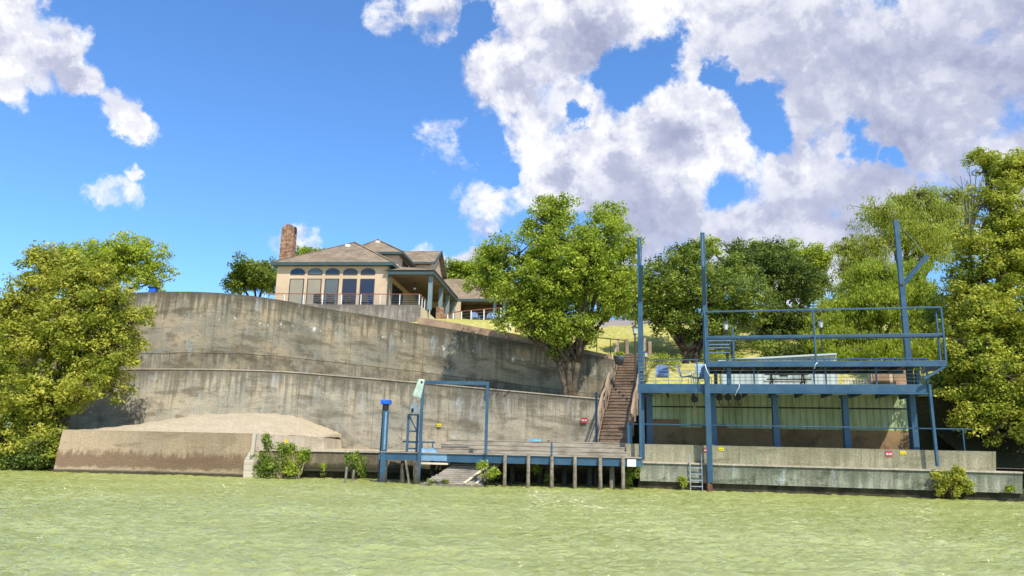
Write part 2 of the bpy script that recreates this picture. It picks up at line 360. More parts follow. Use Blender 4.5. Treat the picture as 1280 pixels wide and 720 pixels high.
# ---------------------------------------------------------------- mesh helpers
class MB:
    def __init__(s): s.v = []; s.f = []
    def add(s, vs_, fs):
        o = len(s.v); s.v += [tuple(map(float, q)) for q in vs_]; s.f += [tuple(o + i for i in f) for f in fs]; return s
    def hexa(s, b, t):
        """bottom ring b (4 pts ccw) and top ring t"""
        return s.add(list(b) + list(t), [(3, 2, 1, 0), (4, 5, 6, 7), (0, 1, 5, 4), (1, 2, 6, 5), (2, 3, 7, 6), (3, 0, 4, 7)])
    def box(s, c, d, rz=0):
        c = np.array(c, float); hx, hy, hz = d[0] / 2, d[1] / 2, d[2] / 2; ca, sa = math.cos(rz), math.sin(rz)
        pts = [(ca * x - sa * y, sa * x + ca * y, z) for z in (-hz, hz) for x, y in ((-hx, -hy), (hx, -hy), (hx, hy), (-hx, hy))]
        return s.hexa([c + p for p in pts[:4]], [c + p for p in pts[4:]])
    def bar(s, a, b, w, h, upv=(0, 0, 1), w2=None, h2=None):
        a = np.array(a, float); b = np.array(b, float); d = unit(b - a); u = np.array(upv, float)
        if abs(np.dot(d, unit(u))) > .95: u = np.array((0, 1, 0.))
        sd_ = unit(np.cross(d, u)); up = np.cross(sd_, d); w2 = w if w2 is None else w2; h2 = h if h2 is None else h2
        r1 = [a + sd_ * x * w / 2 + up * y * h / 2 for x, y in ((-1, -1), (1, -1), (1, 1), (-1, 1))]
        r2 = [b + sd_ * x * w2 / 2 + up * y * h2 / 2 for x, y in ((-1, -1), (1, -1), (1, 1), (-1, 1))]
        return s.hexa(r1, r2)
    def tube(s, pts, rad, n=8, cap=True):
        pts = [np.array(p, float) for p in pts]; rad = rad if hasattr(rad, '__len__') else [rad] * len(pts)
        rings = []; ref = np.array((0.31, .93, .2))
        for i, p in enumerate(pts):
            d = unit(pts[min(i + 1, len(pts) - 1)] - pts[max(i - 1, 0)])
            x = unit(np.cross(d, ref)); y = np.cross(d, x)
            rings.append([p + rad[i] * (math.cos(a) * x + math.sin(a) * y) for a in [2 * math.pi * k / n for k in range(n)]])
        fs = []
        for i in range(len(pts) - 1):
            for k in range(n): fs.append((i * n + k, i * n + (k + 1) % n, (i + 1) * n + (k + 1) % n, (i + 1) * n + k))
        if cap: fs += [tuple(range(n))[::-1], tuple((len(pts) - 1) * n + k for k in range(n))]
        return s.add([q for r in rings for q in r], fs)
    def prism(s, poly, off):
        off = np.array(off, float); n = len(poly); poly = [np.array(p, float) for p in poly]
        return s.add(poly + [p + off for p in poly], [tuple(range(n))[::-1], tuple(range(n, 2 * n))] + [(i, (i + 1) % n, n + (i + 1) % n, n + i) for i in range(n)])
    def build(s, name, mat, parent=None, uv=None, wn=None, smooth=False, bevel=0):
        me = bpy.data.meshes.new(name)
        o0 = np.zeros(3); q = parent
        while q is not None: o0 += np.array(q.location); q = q.parent
        vv = np.array(s.v, float) - o0
        me.from_pydata(vv.tolist(), [], s.f)
        if uv is not None:
            l = me.uv_layers.new(name='UVMap'); li = np.zeros(len(me.loops), int); me.loops.foreach_get('vertex_index', li)
            l.data.foreach_set('uv', np.array(uv, float)[li].ravel())
        if wn is not None:
            a = me.attributes.new('wn', 'FLOAT', 'POINT'); a.data.foreach_set('value', np.array(wn, float))
        me.materials.append(M[mat] if isinstance(mat, str) else mat)
        if smooth: me.polygons.foreach_set('use_smooth', [True] * len(me.polygons))
        ob = bpy.data.objects.new(name, me); col.objects.link(ob); ob.parent = parent
        if bevel:
            bv = ob.modifiers.new('bevel', 'BEVEL'); bv.width = bevel; bv.segments = 2; bv.limit_method = 'ANGLE'
        return ob

def tag(o, label=None, cat=None, group=None, kind=None):
    for k, v in (('label', label), ('category', cat), ('group', group), ('kind', kind)):
        if v: o[k] = v
    return o
def thing(name, label, cat, loc, rz=0, group=None):
    o = bpy.data.objects.new(name, None); col.objects.link(o); o.location = tuple(map(float, loc)); o.rotation_euler.z = rz
    o.empty_display_size = .3
    return tag(o, label, cat, group)
def kids(o): return [c for c in bpy.data.objects if c.parent == o]
def copy_tree(o, parent=None):
    c = o.copy(); col.objects.link(c); c.parent = parent
    for ch in kids(o): copy_tree(ch, c)
    return c

def resample(pts, step):
    pts = np.array(pts, float); seg = np.r_[0, np.cumsum(np.linalg.norm(np.diff(pts[:, :2], axis=0), axis=1))]
    # smooth through control points (monotone catmull-like using cubic hermite per coordinate)
    n = max(2, int(seg[-1] / step) + 1); t = np.linspace(0, seg[-1], n); m_ = np.gradient(pts, seg, axis=0)
    i = np.clip(np.searchsorted(seg, t, side='right') - 1, 0, len(seg) - 2); hh = seg[i + 1] - seg[i]; q = ((t - seg[i]) / hh)[:, None]; hh = hh[:, None]
    p = (2 * q**3 - 3 * q**2 + 1) * pts[i] + (q**3 - 2 * q**2 + q) * hh * m_[i] + (-2 * q**3 + 3 * q**2) * pts[i + 1] + (q**3 - q**2) * hh * m_[i + 1]
    return p, t

def wall_sheet(top, bot, thick, parent, name, mat, step=.5, rows=8, smooth_path=True):
    """standing wall: top/bottom front lines (same count), thickness going back (normal in plan)"""
    if smooth_path:
        T, t = resample(top, step); B, _ = resample(bot, step)
        if len(B) != len(T):
            k = np.linspace(0, len(B) - 1, len(T)); B = np.stack([np.interp(k, np.arange(len(B)), B[:, j]) for j in range(3)], 1)
    else:
        T = np.array(top, float); B = np.array(bot, float); t = np.r_[0, np.cumsum(np.linalg.norm(np.diff(T[:, :2], axis=0), axis=1))]
    tg = np.gradient(T[:, :2], axis=0); nr = np.stack([-tg[:, 1], tg[:, 0]], 1); nr /= np.linalg.norm(nr, axis=1)[:, None]
    nr3 = np.c_[nr, np.zeros(len(nr))] * thick
    mb = MB(); V = []; UV = []; WN = []
    n = len(T)
    for r in range(rows + 1):
        f = r / rows; row = T * (1 - f) + B * f
        V += list(row); UV += [(t[i], T[i, 2] - row[i, 2]) for i in range(n)]; WN += [f] * n
    o = len(V); V += list(T + nr3); UV += [(t[i], -.0) for i in range(n)]; WN += [0] * n
    o2 = len(V); V += list(B + nr3); UV += [(t[i], T[i, 2] - B[i, 2]) for i in range(n)]; WN += [1] * n
    fs = []
    for r in range(rows):
        for i in range(n - 1): fs.append((r * n + i, (r + 1) * n + i, (r + 1) * n + i + 1, r * n + i + 1))
    for i in range(n - 1):
        fs.append((i, i + 1, o + i + 1, o + i)); fs.append((o + i, o + i + 1, o2 + i + 1, o2 + i)); fs.append((rows * n + i + 1, rows * n + i, o2 + i, o2 + i + 1))
    fs.append(tuple([r * n for r in range(rows + 1)][::-1] + [o, o2])[::-1]); fs.append(tuple([r * n + n - 1 for r in range(rows + 1)] + [o2 + n - 1, o + n - 1]))
    mb.add(V, fs)
    return mb.build(name, mat, parent, uv=UV, wn=WN), T, B, t

def uvbox(mb_, name, mat, parent, org, ax):
    """uv by projection: metres along ax, metres below org z"""
    vv = np.array(mb_.v); ax = unit(ax)
    uv = np.stack([(vv - org) @ ax + (vv - org) @ np.array([0.3 * ax[1], -.3 * ax[0], 0]), org[2] - vv[:, 2]], 1)
    wn = (vv[:, 2].max() - vv[:, 2]) / (np.ptp(vv[:, 2]) + 1e-6)
    return mb_.build(name, mat, parent, uv=uv, wn=wn)

# ---------------------------------------------------------------- river
def waves(x, y):
    z = np.zeros_like(x); r2 = np.random.default_rng(3)
    for k in range(64):
        lam = .2 * (5 ** r2.random()); th = math.pi / 2 + r2.normal() * .38
        kx, ky = 2 * math.pi / lam * math.cos(th), 2 * math.pi / lam * math.sin(th)
        ph = r2.random() * 6.28 + .6 * np.sin(x * .21 + k) + .6 * np.sin(y * .17 + 2 * k)
        s_ = np.sin(kx * x + ky * y + ph)
        z += .0075 * lam ** .7 * (1 - 2 * np.abs(s_)) * .8 + .004 * lam ** .7 * s_
    return z
ys = np.r_[-160, -100, -50, -20, -5, 2, 5, np.arange(7, 14, .045), np.arange(14, 24, .06), np.arange(24, 37.5, .08), 38, 42]
ss = np.r_[-12, -6, -3, -1.6, np.linspace(-1.05, 1.05, 520), 1.6, 3, 6, 12]
YY, SS = np.meshgrid(ys, ss, indexing='ij')
XX = SS * (.74 * np.clip(YY, 7, 60) + 1.5)
ZZ = waves(XX, YY) * (.9 + .2 * np.sin(XX * .33 + 1.3 * np.sin(YY * .21)) * np.sin(YY * .45 + XX * .1)) * ((YY > 6) & (np.abs(SS) < 1.1)) * np.clip((YY - 5) / 6, .5, 1)
nr_, nc_ = XX.shape
def grid_mesh(name, X, Y, Z, mat, smooth=True):
    nr, nc = X.shape; me = bpy.data.meshes.new(name)
    idx = np.arange(nr * nc).reshape(nr, nc)
    q = np.stack([idx[:-1, :-1], idx[:-1, 1:], idx[1:, 1:], idx[1:, :-1]], -1).reshape(-1, 4)
    me.vertices.add(nr * nc); me.vertices.foreach_set('co', np.stack([X, Y, Z], -1).astype(np.float32).ravel())
    me.loops.add(q.size); me.loops.foreach_set('vertex_index', q.ravel().astype(np.int32))
    me.polygons.add(len(q)); me.polygons.foreach_set('loop_start', np.arange(0, q.size, 4, dtype=np.int32)); me.polygons.foreach_set('loop_total', np.full(len(q), 4, np.int32))
    me.polygons.foreach_set('use_smooth', np.full(len(q), smooth)); me.update(calc_edges=True); me.validate()
    me.materials.append(mat if not isinstance(mat, str) else M[mat])
    o = bpy.data.objects.new(name, me); col.objects.link(o); return o
mt, N = newmat('river_water')
k = N.mapr(N.noise(N.scale(N.pos, (.12, .35, 1)), 1, 4), .35, .65)
wc = N.mix(k, (.35, .37, .055), (.425, .44, .095))
N.set(N.b.inputs['Base Color'], wc); N.b.inputs['Roughness'].default_value = .5; N.b.inputs['IOR'].default_value = 1.33; N.b.inputs['Specular IOR Level'].default_value = .2
h_ = N.math('ADD', N.noise(N.scale(N.pos, (1.0, 2.4, 1)), 3.4, 6, .66), N.math('MULTIPLY', N.noise(N.scale(N.pos, (1.3, 3, 1)), 9, 3, .6), .25))
bn = N.node('ShaderNodeBump', {'Height': h_, 'Strength': 1.0, 'Distance': .17}); N.l.new(bn.outputs[0], N.b.inputs['Normal'])
gl = N.node('ShaderNodeBsdfGlossy', {'Color': (1, 1, 1, 1), 'Roughness': .05}); N.l.new(bn.outputs[0], gl.inputs['Normal'])
fr = N.node('ShaderNodeFresnel', {'IOR': 1.33}); N.l.new(bn.outputs[0], fr.inputs['Normal'])
mx = N.node('ShaderNodeMixShader', {0: N.mapr(fr.outputs[0], 0, 1, .19, .55, False)}); N.l.new(N.b.outputs[0], mx.inputs[1]); N.l.new(gl.outputs[0], mx.inputs[2]); N.l.new(mx.outputs[0], N.o.inputs[0])
M['water'] = mt
tag(grid_mesh('river_water', XX, YY, ZZ, 'water'), 'choppy pale green river water', None, None, 'structure')

# ---------------------------------------------------------------- retaining walls
UPT = [P(60, 374, 46.5), P(120, 369, 47), P(187, 365, 47.5), P(280, 366.5, 48), P(345, 374, 48), P(400, 384.5, 47.5), P(460, 394, 47.2), P(525, 405, 46.5), P(600, 418, 45.4), P(680, 433, 44), P(766, 449, 43)]
LOT = [P(60, 463, 44), P(120, 462.5, 44.5), P(185, 462, 45), P(270, 462.5, 45.8), P(350, 465, 46), P(430, 471, 45.5), P(530, 479.5, 44), P(590, 485, 43), P(640, 489.5, 42), P(700, 495, 41), P(752, 499.5, 40)]
lo_bot = [np.array([p[0], p[1] - .12, .6]) for p in LOT]
up_bot = []
for p in UPT:
    z = np.interp(p[0], [q[0] for q in LOT], [q[2] for q in LOT]); up_bot.append(np.array([p[0], p[1] - .1, z - .6]))
w1 = thing('retaining_wall', 'tall weathered grey concrete retaining wall, the upper one, sloping down towards the wooden stairs', 'wall', UPT[5] * [1, 1, 0])
_, UT, UB, Ut = wall_sheet(UPT, up_bot, .4, w1, 'wall_face', 'conc_up')
w2 = thing('retaining_wall', 'lower stained grey concrete retaining wall with a thin pale cap behind the dock', 'wall', LOT[5] * [1, 1, 0])
_, LT, LB, Lt_ = wall_sheet(LOT, lo_bot, .45, w2, 'wall_face', 'conc_low')
# thin pale cap on the lower wall
capT = [p + np.array([0, -.05, .06]) for p in LOT]; capB = [p + np.array([0, -.05, .003]) for p in LOT]
wall_sheet(capT, capB, .53, w2, 'cap', 'conc_pale', rows=1)
# grassy ledge between the walls
A = np.array(LT); B = np.array([[x, np.interp(x, UT[:, 0], UT[:, 1]), 0] for x in A[:, 0]])
rows = []
for f in np.linspace(0, 1, 5): rows.append(np.c_[A[:, 0], A[:, 1] * (1 - f) + B[:, 1] * f + .2 * (1 - f), A[:, 2] - .25 + .15 * f])
G = np.array(rows)
tag(grid_mesh('ledge_ground', G[:, :, 0], G[:, :, 1], G[:, :, 2], 'bank'), None, None, None, 'structure')
# pink-tan coping with the lawn behind it, from the terrace corner down to the stairs
cp = [P(522, 396.5, 46.9), P(560, 402, 46.5), P(600, 409.5, 45.8), P(640, 416.5, 45.1), P(680, 424.5, 44.4), P(720, 434.5, 43.9), P(764, 444, 43.4)]
cb = [np.array([p[0], p[1], np.interp(p[0], UT[:, 0], UT[:, 2]) - .3]) for p in cp]
w3 = thing('coping_wall', 'low pink tan concrete kerb wall with a lawn strip behind it on top of the grey wall', 'wall', cp[3] * [1, 1, 0])
_, CT, CB, _ = wall_sheet(cp, cb, .3, w3, 'wall_face', 'copper', rows=2)

# ---------------------------------------------------------------- right bank line
ux = unit([.971, -.239, 0]); un = np.array([-ux[1], ux[0], 0]); LA = np.array([5.8, 33.5, 0])   # un points away from the river
def Lp(px, py, off=0.):
    r = ray(px, py); t = np.dot(LA + un * off - C0, un) / np.dot(r, un); return C0 + r * t
def Lx(px, off, z, y0=500):
    """point on the line at given height seen in picture column px"""
    lo, hi = 0, 1200
    for _ in range(40):
        mid = (lo + hi) / 2
        if Lp(px, mid, off)[2] > z: lo = mid
        else: hi = mid
    p = Lp(px, mid, off); p[2] = z; return p

# ---------------------------------------------------------------- hill behind the walls
s0 = P(766.5, 555, 37.6); s0[2] = 1.74; s1 = P(790, 443, 47.2); ztop = s1[2]
sv = (s1 - s0) * [1, 1, 0]; SL = np.linalg.norm(sv); sv = unit(sv); sr = np.array([sv[1], -sv[0], 0])
front = [np.array([-90, 44, 9.5]), np.array([-50, 46, 10.2])] + [p + np.array([0, .2, -.06]) for p in UT[::4]] 
front = [p for p in front if p[0] < 5.6]
DK0, DKZ = 4.9, 4.4
sx0 = front[-1]
rt_line = [np.array([6.6, 43.2, 5.6]), np.array([8.2, 38.6, 4.35])]
for s_ in (10, 13, 16, 19, 24, 32, 50, 90):
    p = LA + un * DK0 + ux * ((s_ - LA[0]) / ux[0]); rt_line.append(np.array([p[0], p[1], DKZ - .05]))
front = np.array(front + rt_line)
nn = 420; kk = np.linspace(0, len(front) - 1, nn); FR = np.stack([np.interp(kk, np.arange(len(front)), front[:, j]) for j in range(3)], 1)
yk = np.r_[0, .3, .7, 1.2, 1.6, 2, 2.5, 3, 3.5, 4, 4.5, 5, 5.5, 6, 6.6, 7.2, 8, 8.5, 9, 9.5, 10, 11, 12, 13, 14, 16, 18, 21, 25, 30, 38, 50, 80, 150, 400]
def hill(x, y, F3):
    d = y - F3[1]
    left = F3[2] - .3 * min(1, d) if y < 57.6 else 11.6
    zt_ = 10.75 - 1.05 * np.clip((x + 3) / 3.5, 0, 1); zb_ = 10.78
    mid = F3[2] + (zt_ - F3[2]) * d / (55.7 - F3[1]) if y < 55.8 else zb_ + (11.7 - zb_) * min(1, (y - 55.8) / 4.5)
    fl = 4.2 * np.clip((x - 9.3) / 1.5, 0, 1)
    right = min(F3[2] + .315 * d, 11.9) if F3[2] >= 4.36 else min(F3[2] + (.315 + .02 * fl) * max(0, d - fl), 11.9)
    a = np.clip((x + 7.6) / .8, 0, 1)
    z = left * (1 - a) + mid * a
    b = np.clip((x - 3.2) / 2.5, 0, 1); z = z * (1 - b) + right * b
    if y > 80: z = min(z, 12) + .01 * (y - 80)
    q_ = np.array([x, y, 0]) - s0 * [1, 1, 0]; al, la_ = q_ @ sv, q_ @ sr
    if abs(la_) < 1.15 and -1 < al < SL + .3: z = min(z, s0[2] + (ztop - s0[2]) * max(0, al - .6) / SL - .35)
    return z
GX = np.zeros((len(yk), nn)); GY = GX.copy(); GZ = GX.copy()
for i, dd in enumerate(yk):
    for j in range(nn):
        y = FR[j, 1] + dd; x = FR[j, 0] * (1 + max(0, dd - 20) / 120)
        GX[i, j] = x; GY[i, j] = y; GZ[i, j] = hill(FR[j, 0], y, FR[j]) + .04 * math.sin(x * 1.7) * math.cos(y * 1.3) * (dd > 0)
tag(grid_mesh('grassy_hill', GX, GY, GZ, 'lawn'), 'sunlit yellow green hillside lawn', None, None, 'structure')
def ground_z(x, y):
    j = int(np.argmin(np.abs(FR[:, 0] - x) + (FR[:, 1] > y) * 99)); return hill(FR[j, 0], y, FR[j])

# earth face under the front edge of the lawn beside the stairs
js = [j for j in range(nn) if 5.3 < FR[j, 0] < 8.6]
G = np.array([[[GX[0, j], GY[0, j] + .02, GZ[0, j]] for j in js], [[GX[0, j], GY[0, j] - .3, 1.0] for j in js]])
tag(grid_mesh('earth_bank', G[:, :, 0], G[:, :, 1], G[:, :, 2], 'bank'), None, None, None, 'structure')
# left bank
xs = np.linspace(-120, -21.8, 40); ts = np.linspace(0, 1, 10)
X2, T2 = np.meshgrid(xs, ts); Y2 = 36.2 + T2 * 10 + .3 * np.sin(X2); Z2 = -.6 + 2.6 * T2 ** .7
tag(grid_mesh('river_bank', X2, Y2, Z2, 'bank'), None, None, None, 'structure')
# right bank beyond the bulkhead
xs = np.linspace(19.6, 130, 40); X2, T2 = np.meshgrid(xs, ts); Y2 = 30.0 - (X2 - 19.6) * .05 + T2 * 9 + .3 * np.sin(X2); Z2 = -.6 + 5.0 * T2 ** .6
tag(grid_mesh('river_bank', X2, Y2, Z2, 'bank'), None, None, None, 'structure')

# ---------------------------------------------------------------- tan block bulkhead at the left with its mound
bt = [P(78, 540.5, 37.2), P(200, 540.5, 36.2), P(318, 540.5, 35.3)]; zt = 1.95
bt = [np.array([p[0], p[1], zt]) for p in bt]
bb = [PZ(60, 589, 0), PZ(190, 592, 0), PZ(312, 596, 0)]; bb = [np.array([p[0], p[1] + .35, -.4]) for p in bb]
blk = thing('bulkhead_block', 'tan concrete block bulkhead with a brown stained waterline in front of the straw mound', 'wall', bt[1] * [1, 1, 0])
def refine(pts, n):
    o_ = []
    for a, b in zip(pts[:-1], pts[1:]):
        for f in np.linspace(0, 1, n, endpoint=False): o_.append(a * (1 - f) + b * f)
    return o_ + [pts[-1]]
wall_sheet(refine(bt, 8), refine(bb, 8), .5, blk, 'front_face', 'conc_block', smooth_path=False)
# side face turning back to the low wall, sunlight put in as paler concrete
s_t = [np.array([bt[2][0] + .02, bt[2][1] + .02, zt - .003]), P(405, 541.5, 41.2), P(426.5, 545.5, 45.2)]; s_t = [np.array([p[0], p[1], zt - .003 - .1 * i]) for i, p in enumerate(s_t)]
s_b = [np.array([p[0] + .12, p[1] - .12, 1.15]) for p in s_t]; s_b[0][2] = -.3
wall_sheet(refine(s_t, 6), refine(s_b, 6), .5, blk, 'side_face', 'conc_pale', smooth_path=False)
MB().bar(bt[2] + [0.03, -.06, -1.0], bt[2] + [0.02, .02, .0], .16, .16).build('corner_edge', 'conc_pale', blk, uv=[(0, 0)] * 8, wn=[0] * 8)
# mound of dry soil and straw
ns, nt = 60, 26; MX = np.zeros((nt, ns)); MY = MX.copy(); MZ = MX.copy()
fl = np.array(refine(bt, 20) + refine(s_t, 10)[1:]); kf = np.linspace(0, len(fl) - 1, ns)
fx = np.interp(kf, np.arange(len(fl)), fl[:, 0]); fy = np.interp(kf, np.arange(len(fl)), fl[:, 1])
for i in range(ns):
    by = np.interp(fx[i], LT[:, 0], LT[:, 1]) - .05
    for j in range(nt):
        f = j / (nt - 1); y = fy[i] + .25 + (by - fy[i] - .25) * f
        hgt = np.interp(fx[i], [-24, -20.5, -17.5, -14, -11.5, -9.5, -8], [.0, .5, 1.15, 1.28, 1.0, .35, .0])
        hg_ = hgt * min(1, (ns - 1 - i) / 24.0)
        MX[j, i] = fx[i] + .0; MY[j, i] = y; MZ[j, i] = zt - .08 - .12 * (i > ns - 3) + hg_ * math.sin(min(1, f * 1.25) * math.pi / 2) + .03 * math.sin(fx[i] * 5 + j) + .02 * rng.normal()
tag(grid_mesh('straw_mound', MX, MY, MZ, 'drysoil'), 'pale dry straw covered mound', None, None, 'structure')

# low dark bulkhead from the block to the dock, with a pale ledge on top and a dark undercut
lw = thing('bulkhead_wall', 'low brown grey concrete bulkhead with a pale ledge, between the tan block and the blue dock', 'wall', P(400, 590, 36.2) * [1, 1, 0])
lt = [P(325, 563, 35.6), P(430, 563, 36.2), P(530, 565, 36.3), P(640, 566, 36.2), P(850, 568, 35.6)]; lt = [np.array([p[0], p[1], 1.17]) for p in lt]
wall_sheet(refine(lt, 6), refine([p * [1, 1, 0] + np.array([0, 0, .28]) for p in lt], 6), .5, lw, 'wall_face', 'conc_mid', smooth_path=False)
wall_sheet(refine([p + np.array([0, -.07, .09]) for p in lt], 2), refine([p + np.array([0, -.07, .003]) for p in lt], 2), .6, lw, 'ledge', 'conc_pale', rows=1, smooth_path=False)
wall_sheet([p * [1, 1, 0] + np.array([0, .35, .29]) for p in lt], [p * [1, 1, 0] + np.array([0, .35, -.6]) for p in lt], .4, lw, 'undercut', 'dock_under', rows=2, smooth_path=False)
# paved strip behind the ledge, up to the lower wall
gx = np.linspace(lt[0][0], 7.4, 30); rws = []
for f in np.linspace(0, 1, 6):
    yf = np.interp(gx, [p[0] for p in lt], [p[1] for p in lt]) + .45; yb = np.interp(gx, LT[:, 0], LT[:, 1]) + .1
    rws.append(np.c_[gx, yf * (1 - f) + yb * f, 1.22 + .0 * gx + .5 * (f > .15) * (gx > -3.4)])
G = np.array(rws)
tag(grid_mesh('paved_strip', G[:, :, 0], G[:, :, 1], G[:, :, 2], 'drysoil', False), None, None, None, 'structure')

# ---------------------------------------------------------------- right bulkhead: barrier, cap, sea wall, undercut
def lseg(px0, px1, off, z, n=24):
    a, b = Lx(px0, off, z), Lx(px1, off, z); return [a * (1 - f) + b * f for f in np.linspace(0, 1, n)]
bw = thing('bulkhead_wall', 'long olive grey two tier concrete bulkhead along the river under the blue steel deck', 'wall', LA)
wall_sheet(lseg(783, 1245, .25, 1.86), lseg(783, 1245, .25, 1.09), .25, bw, 'barrier', 'conc_bar', smooth_path=False)
wall_sheet(lseg(799, 1279, -.06, 1.10), lseg(799, 1279, -.06, 1.035), .56, bw, 'ledge', 'conc_pale', rows=1, smooth_path=False)
wall_sheet(lseg(800, 1278, 0, 1.033), lseg(800, 1278, 0, .27), .45, bw, 'sea_wall', 'conc_sea', smooth_path=False)
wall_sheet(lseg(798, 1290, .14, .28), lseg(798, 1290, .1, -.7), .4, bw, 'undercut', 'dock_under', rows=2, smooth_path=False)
# patio behind the barrier
a, b = Lx(783, .45, 1.2), Lx(1330, .45, 1.2)
G = np.array([[a, b], [a + un * 5, b + un * 5]]); tag(grid_mesh('patio_floor', G[:, :, 0], G[:, :, 1], G[:, :, 2], 'drive'), None, None, None, 'structure')

# back wall under the deck: pale green panels over brown boards
BO = 4.75
bwl = thing('back_wall', 'pale green corrugated metal wall over brown boards in the shade under the steel deck', 'wall', LA + un * BO)
def panel(px0, px1, z0, z1, off, name, mat, parent, th=.05):
    a, b = Lx(px0, off, z0), Lx(px1, off, z0); mb_ = MB()
    mb_.hexa([a, b, b + un * th, a + un * th], [q + [0, 0, z1 - z0] for q in (a, b, b + un * th, a + un * th)])
    return uvbox(mb_, name, mat, parent, np.array([a[0], a[1], z1]), ux)
panel(811, 1142, 2.4, 4.396, BO, 'metal_panel', 'corr_green', bwl)
panel(811, 1142, 1.2, 2.72, BO - .1, 'lower_board', 'brownwall', bwl)
panel(812, 849, 2.723, 3.12, BO - .1, 'lower_board', 'brownwall', bwl)
panel(878, 909, 2.723, 2.9, BO - .103, 'lower_board', 'brownwall', bwl)
panel(1142, 1290, 1.2, 4.3, BO + .3, 'earth_face', 'bank', bwl, .3)
for (x0, y0, x1, y1) in ((806, 508, 1141, 508.5),):
    q0, q1 = Lp(x0, y0, 3.2), Lp(x1, y1, 3.2); q1[2] = q0[2]
    tag(MB().tube([q0, q1], .035, 6).build('hanging_pipe', 'black'), 'dark horizontal pipe hung beneath the steel deck in front of the green panels', 'pipe')

# ---------------------------------------------------------------- blue steel deck
SF = -.18
dk = thing('steel_deck', 'long blue steel deck on columns with a cable railing, over the right bulkhead', 'deck', LA + un * 2)
a, b = Lx(797, SF, 4.5), Lx(1163, SF, 4.5)
zd = 4.5
def vdrop(q, z): return np.array([q[0], q[1], z])
MB().hexa([vdrop(q, zd - .34) for q in (a, b, b + un * .12, a + un * .12)], [vdrop(q, zd) for q in (a, b, b + un * .12, a + un * .12)]).build('front_beam', 'steel', dk, bevel=.01)
MB().hexa([vdrop(q, zd - .40) for q in (a - un * .06, b - un * .06, b + un * .2, a + un * .2)], [vdrop(q, zd - .342) for q in (a - un * .06, b - un * .06, b + un * .2, a + un * .2)]).build('beam_flange', 'steel', dk)
for e, s_ in ((a, 1), (b, -1)):
    MB().hexa([vdrop(q, zd - .34) for q in (e + un * .123, e + ux * .12 * s_ + un * .123, e + ux * .12 * s_ + un * 4.6, e + un * 4.6)][::s_], [vdrop(q, zd - .002) for q in (e + un * .123, e + ux * .12 * s_ + un * .123, e + ux * .12 * s_ + un * 4.6, e + un * 4.6)][::s_]).build('side_beam', 'steel', dk)
MB().hexa([vdrop(q, zd - .10) for q in (a + un * .13, b + un * .13, b + un * 4.9, a + un * 4.9)], [vdrop(q, zd - .004) for q in (a + un * .13, b + un * .13, b + un * 4.9, a + un * 4.9)]).build('deck_floor', 'planks', dk)
jo = MB(); L_ = np.linalg.norm(b - a)
for s_ in np.arange(1.2, L_ - .5, 1.2):
    p = a + ux * s_; jo.bar(vdrop(p + un * .2, zd - .21), vdrop(p + un * 4.6, zd - .21), .08, .2)
jo.build('joists', 'steel', dk)
# railing
rposts = [(799, 1), (872, 1), (911, 0), (943, 0), (1018, 0), (1033, 0), (1096, 0), (1150, 0), (1160, 1)]
for px, _ in rposts:
    p = Lx(px, SF + .06, zd); MB().box(p + [0, 0, .53], (.06, .06, 1.06), math.atan2(ux[1], ux[0])).build('railing_post', 'steel', dk)
MB().bar(a + un * .06 + [0, 0, 1.08], b + un * .06 + [0, 0, 1.08], .07, .05).build('top_rail', 'steel', dk)
for z in (.15, .3, .45, .6, .75, .9):
    MB().tube([a + un * .06 + [0, 0, z], b + un * .06 + [0, 0, z]], .011, 5).build('cable', 'cable', dk)
# columns
for px, z0, o_ in ((813, 1.2, 1.6), (893, 1.2, 1.2), (972, 1.2, 1.4), (1061, 1.2, 1.4), (1145, 1.2, 1.4)):
    p = Lx(px, o_, z0); t_ = vdrop(p, zd - .345)
    mb_ = MB(); mb_.bar(p, t_, .30, .2, w2=.24, h2=.2); mb_.box(p + [0, 0, .03], (.42, .34, .05)); mb_.bar(t_ + [0, 0, -.14], t_ + [0, 0, -.02], .34, .26)
    mb_.build('column', 'steel', dk, bevel=.012)
pr = Lp(1162, 488, SF - .03); pe = Lp(1172, 583, SF - .03)
MB().bar(pe, vdrop(pr, zd + .0), .11, .11).build('corner_post', 'steel', dk, bevel=.01)
# thin pipe rail standing on the barrier
prl = thing('pipe_rail', 'thin blue pipe rail standing on the right concrete barrier', 'railing', Lx(785, .37, 1.86))
a2, b2 = Lx(784, .37, 2.73), Lx(1215, .37, 2.73)
MB().tube([a2, b2], .028, 6).build('rail', 'steel', prl)
for px in (784.5, 1206):
    p = Lx(px, .37, 1.86); MB().tube([p, vdrop(p, 2.73)], .03, 6).build('post', 'steel', prl)
p = Lx(787.5, .37, 1.86); MB().box(p + [0, 0, .42], (.2, .1, .84), -.24).build('wide_post', 'steel', prl)

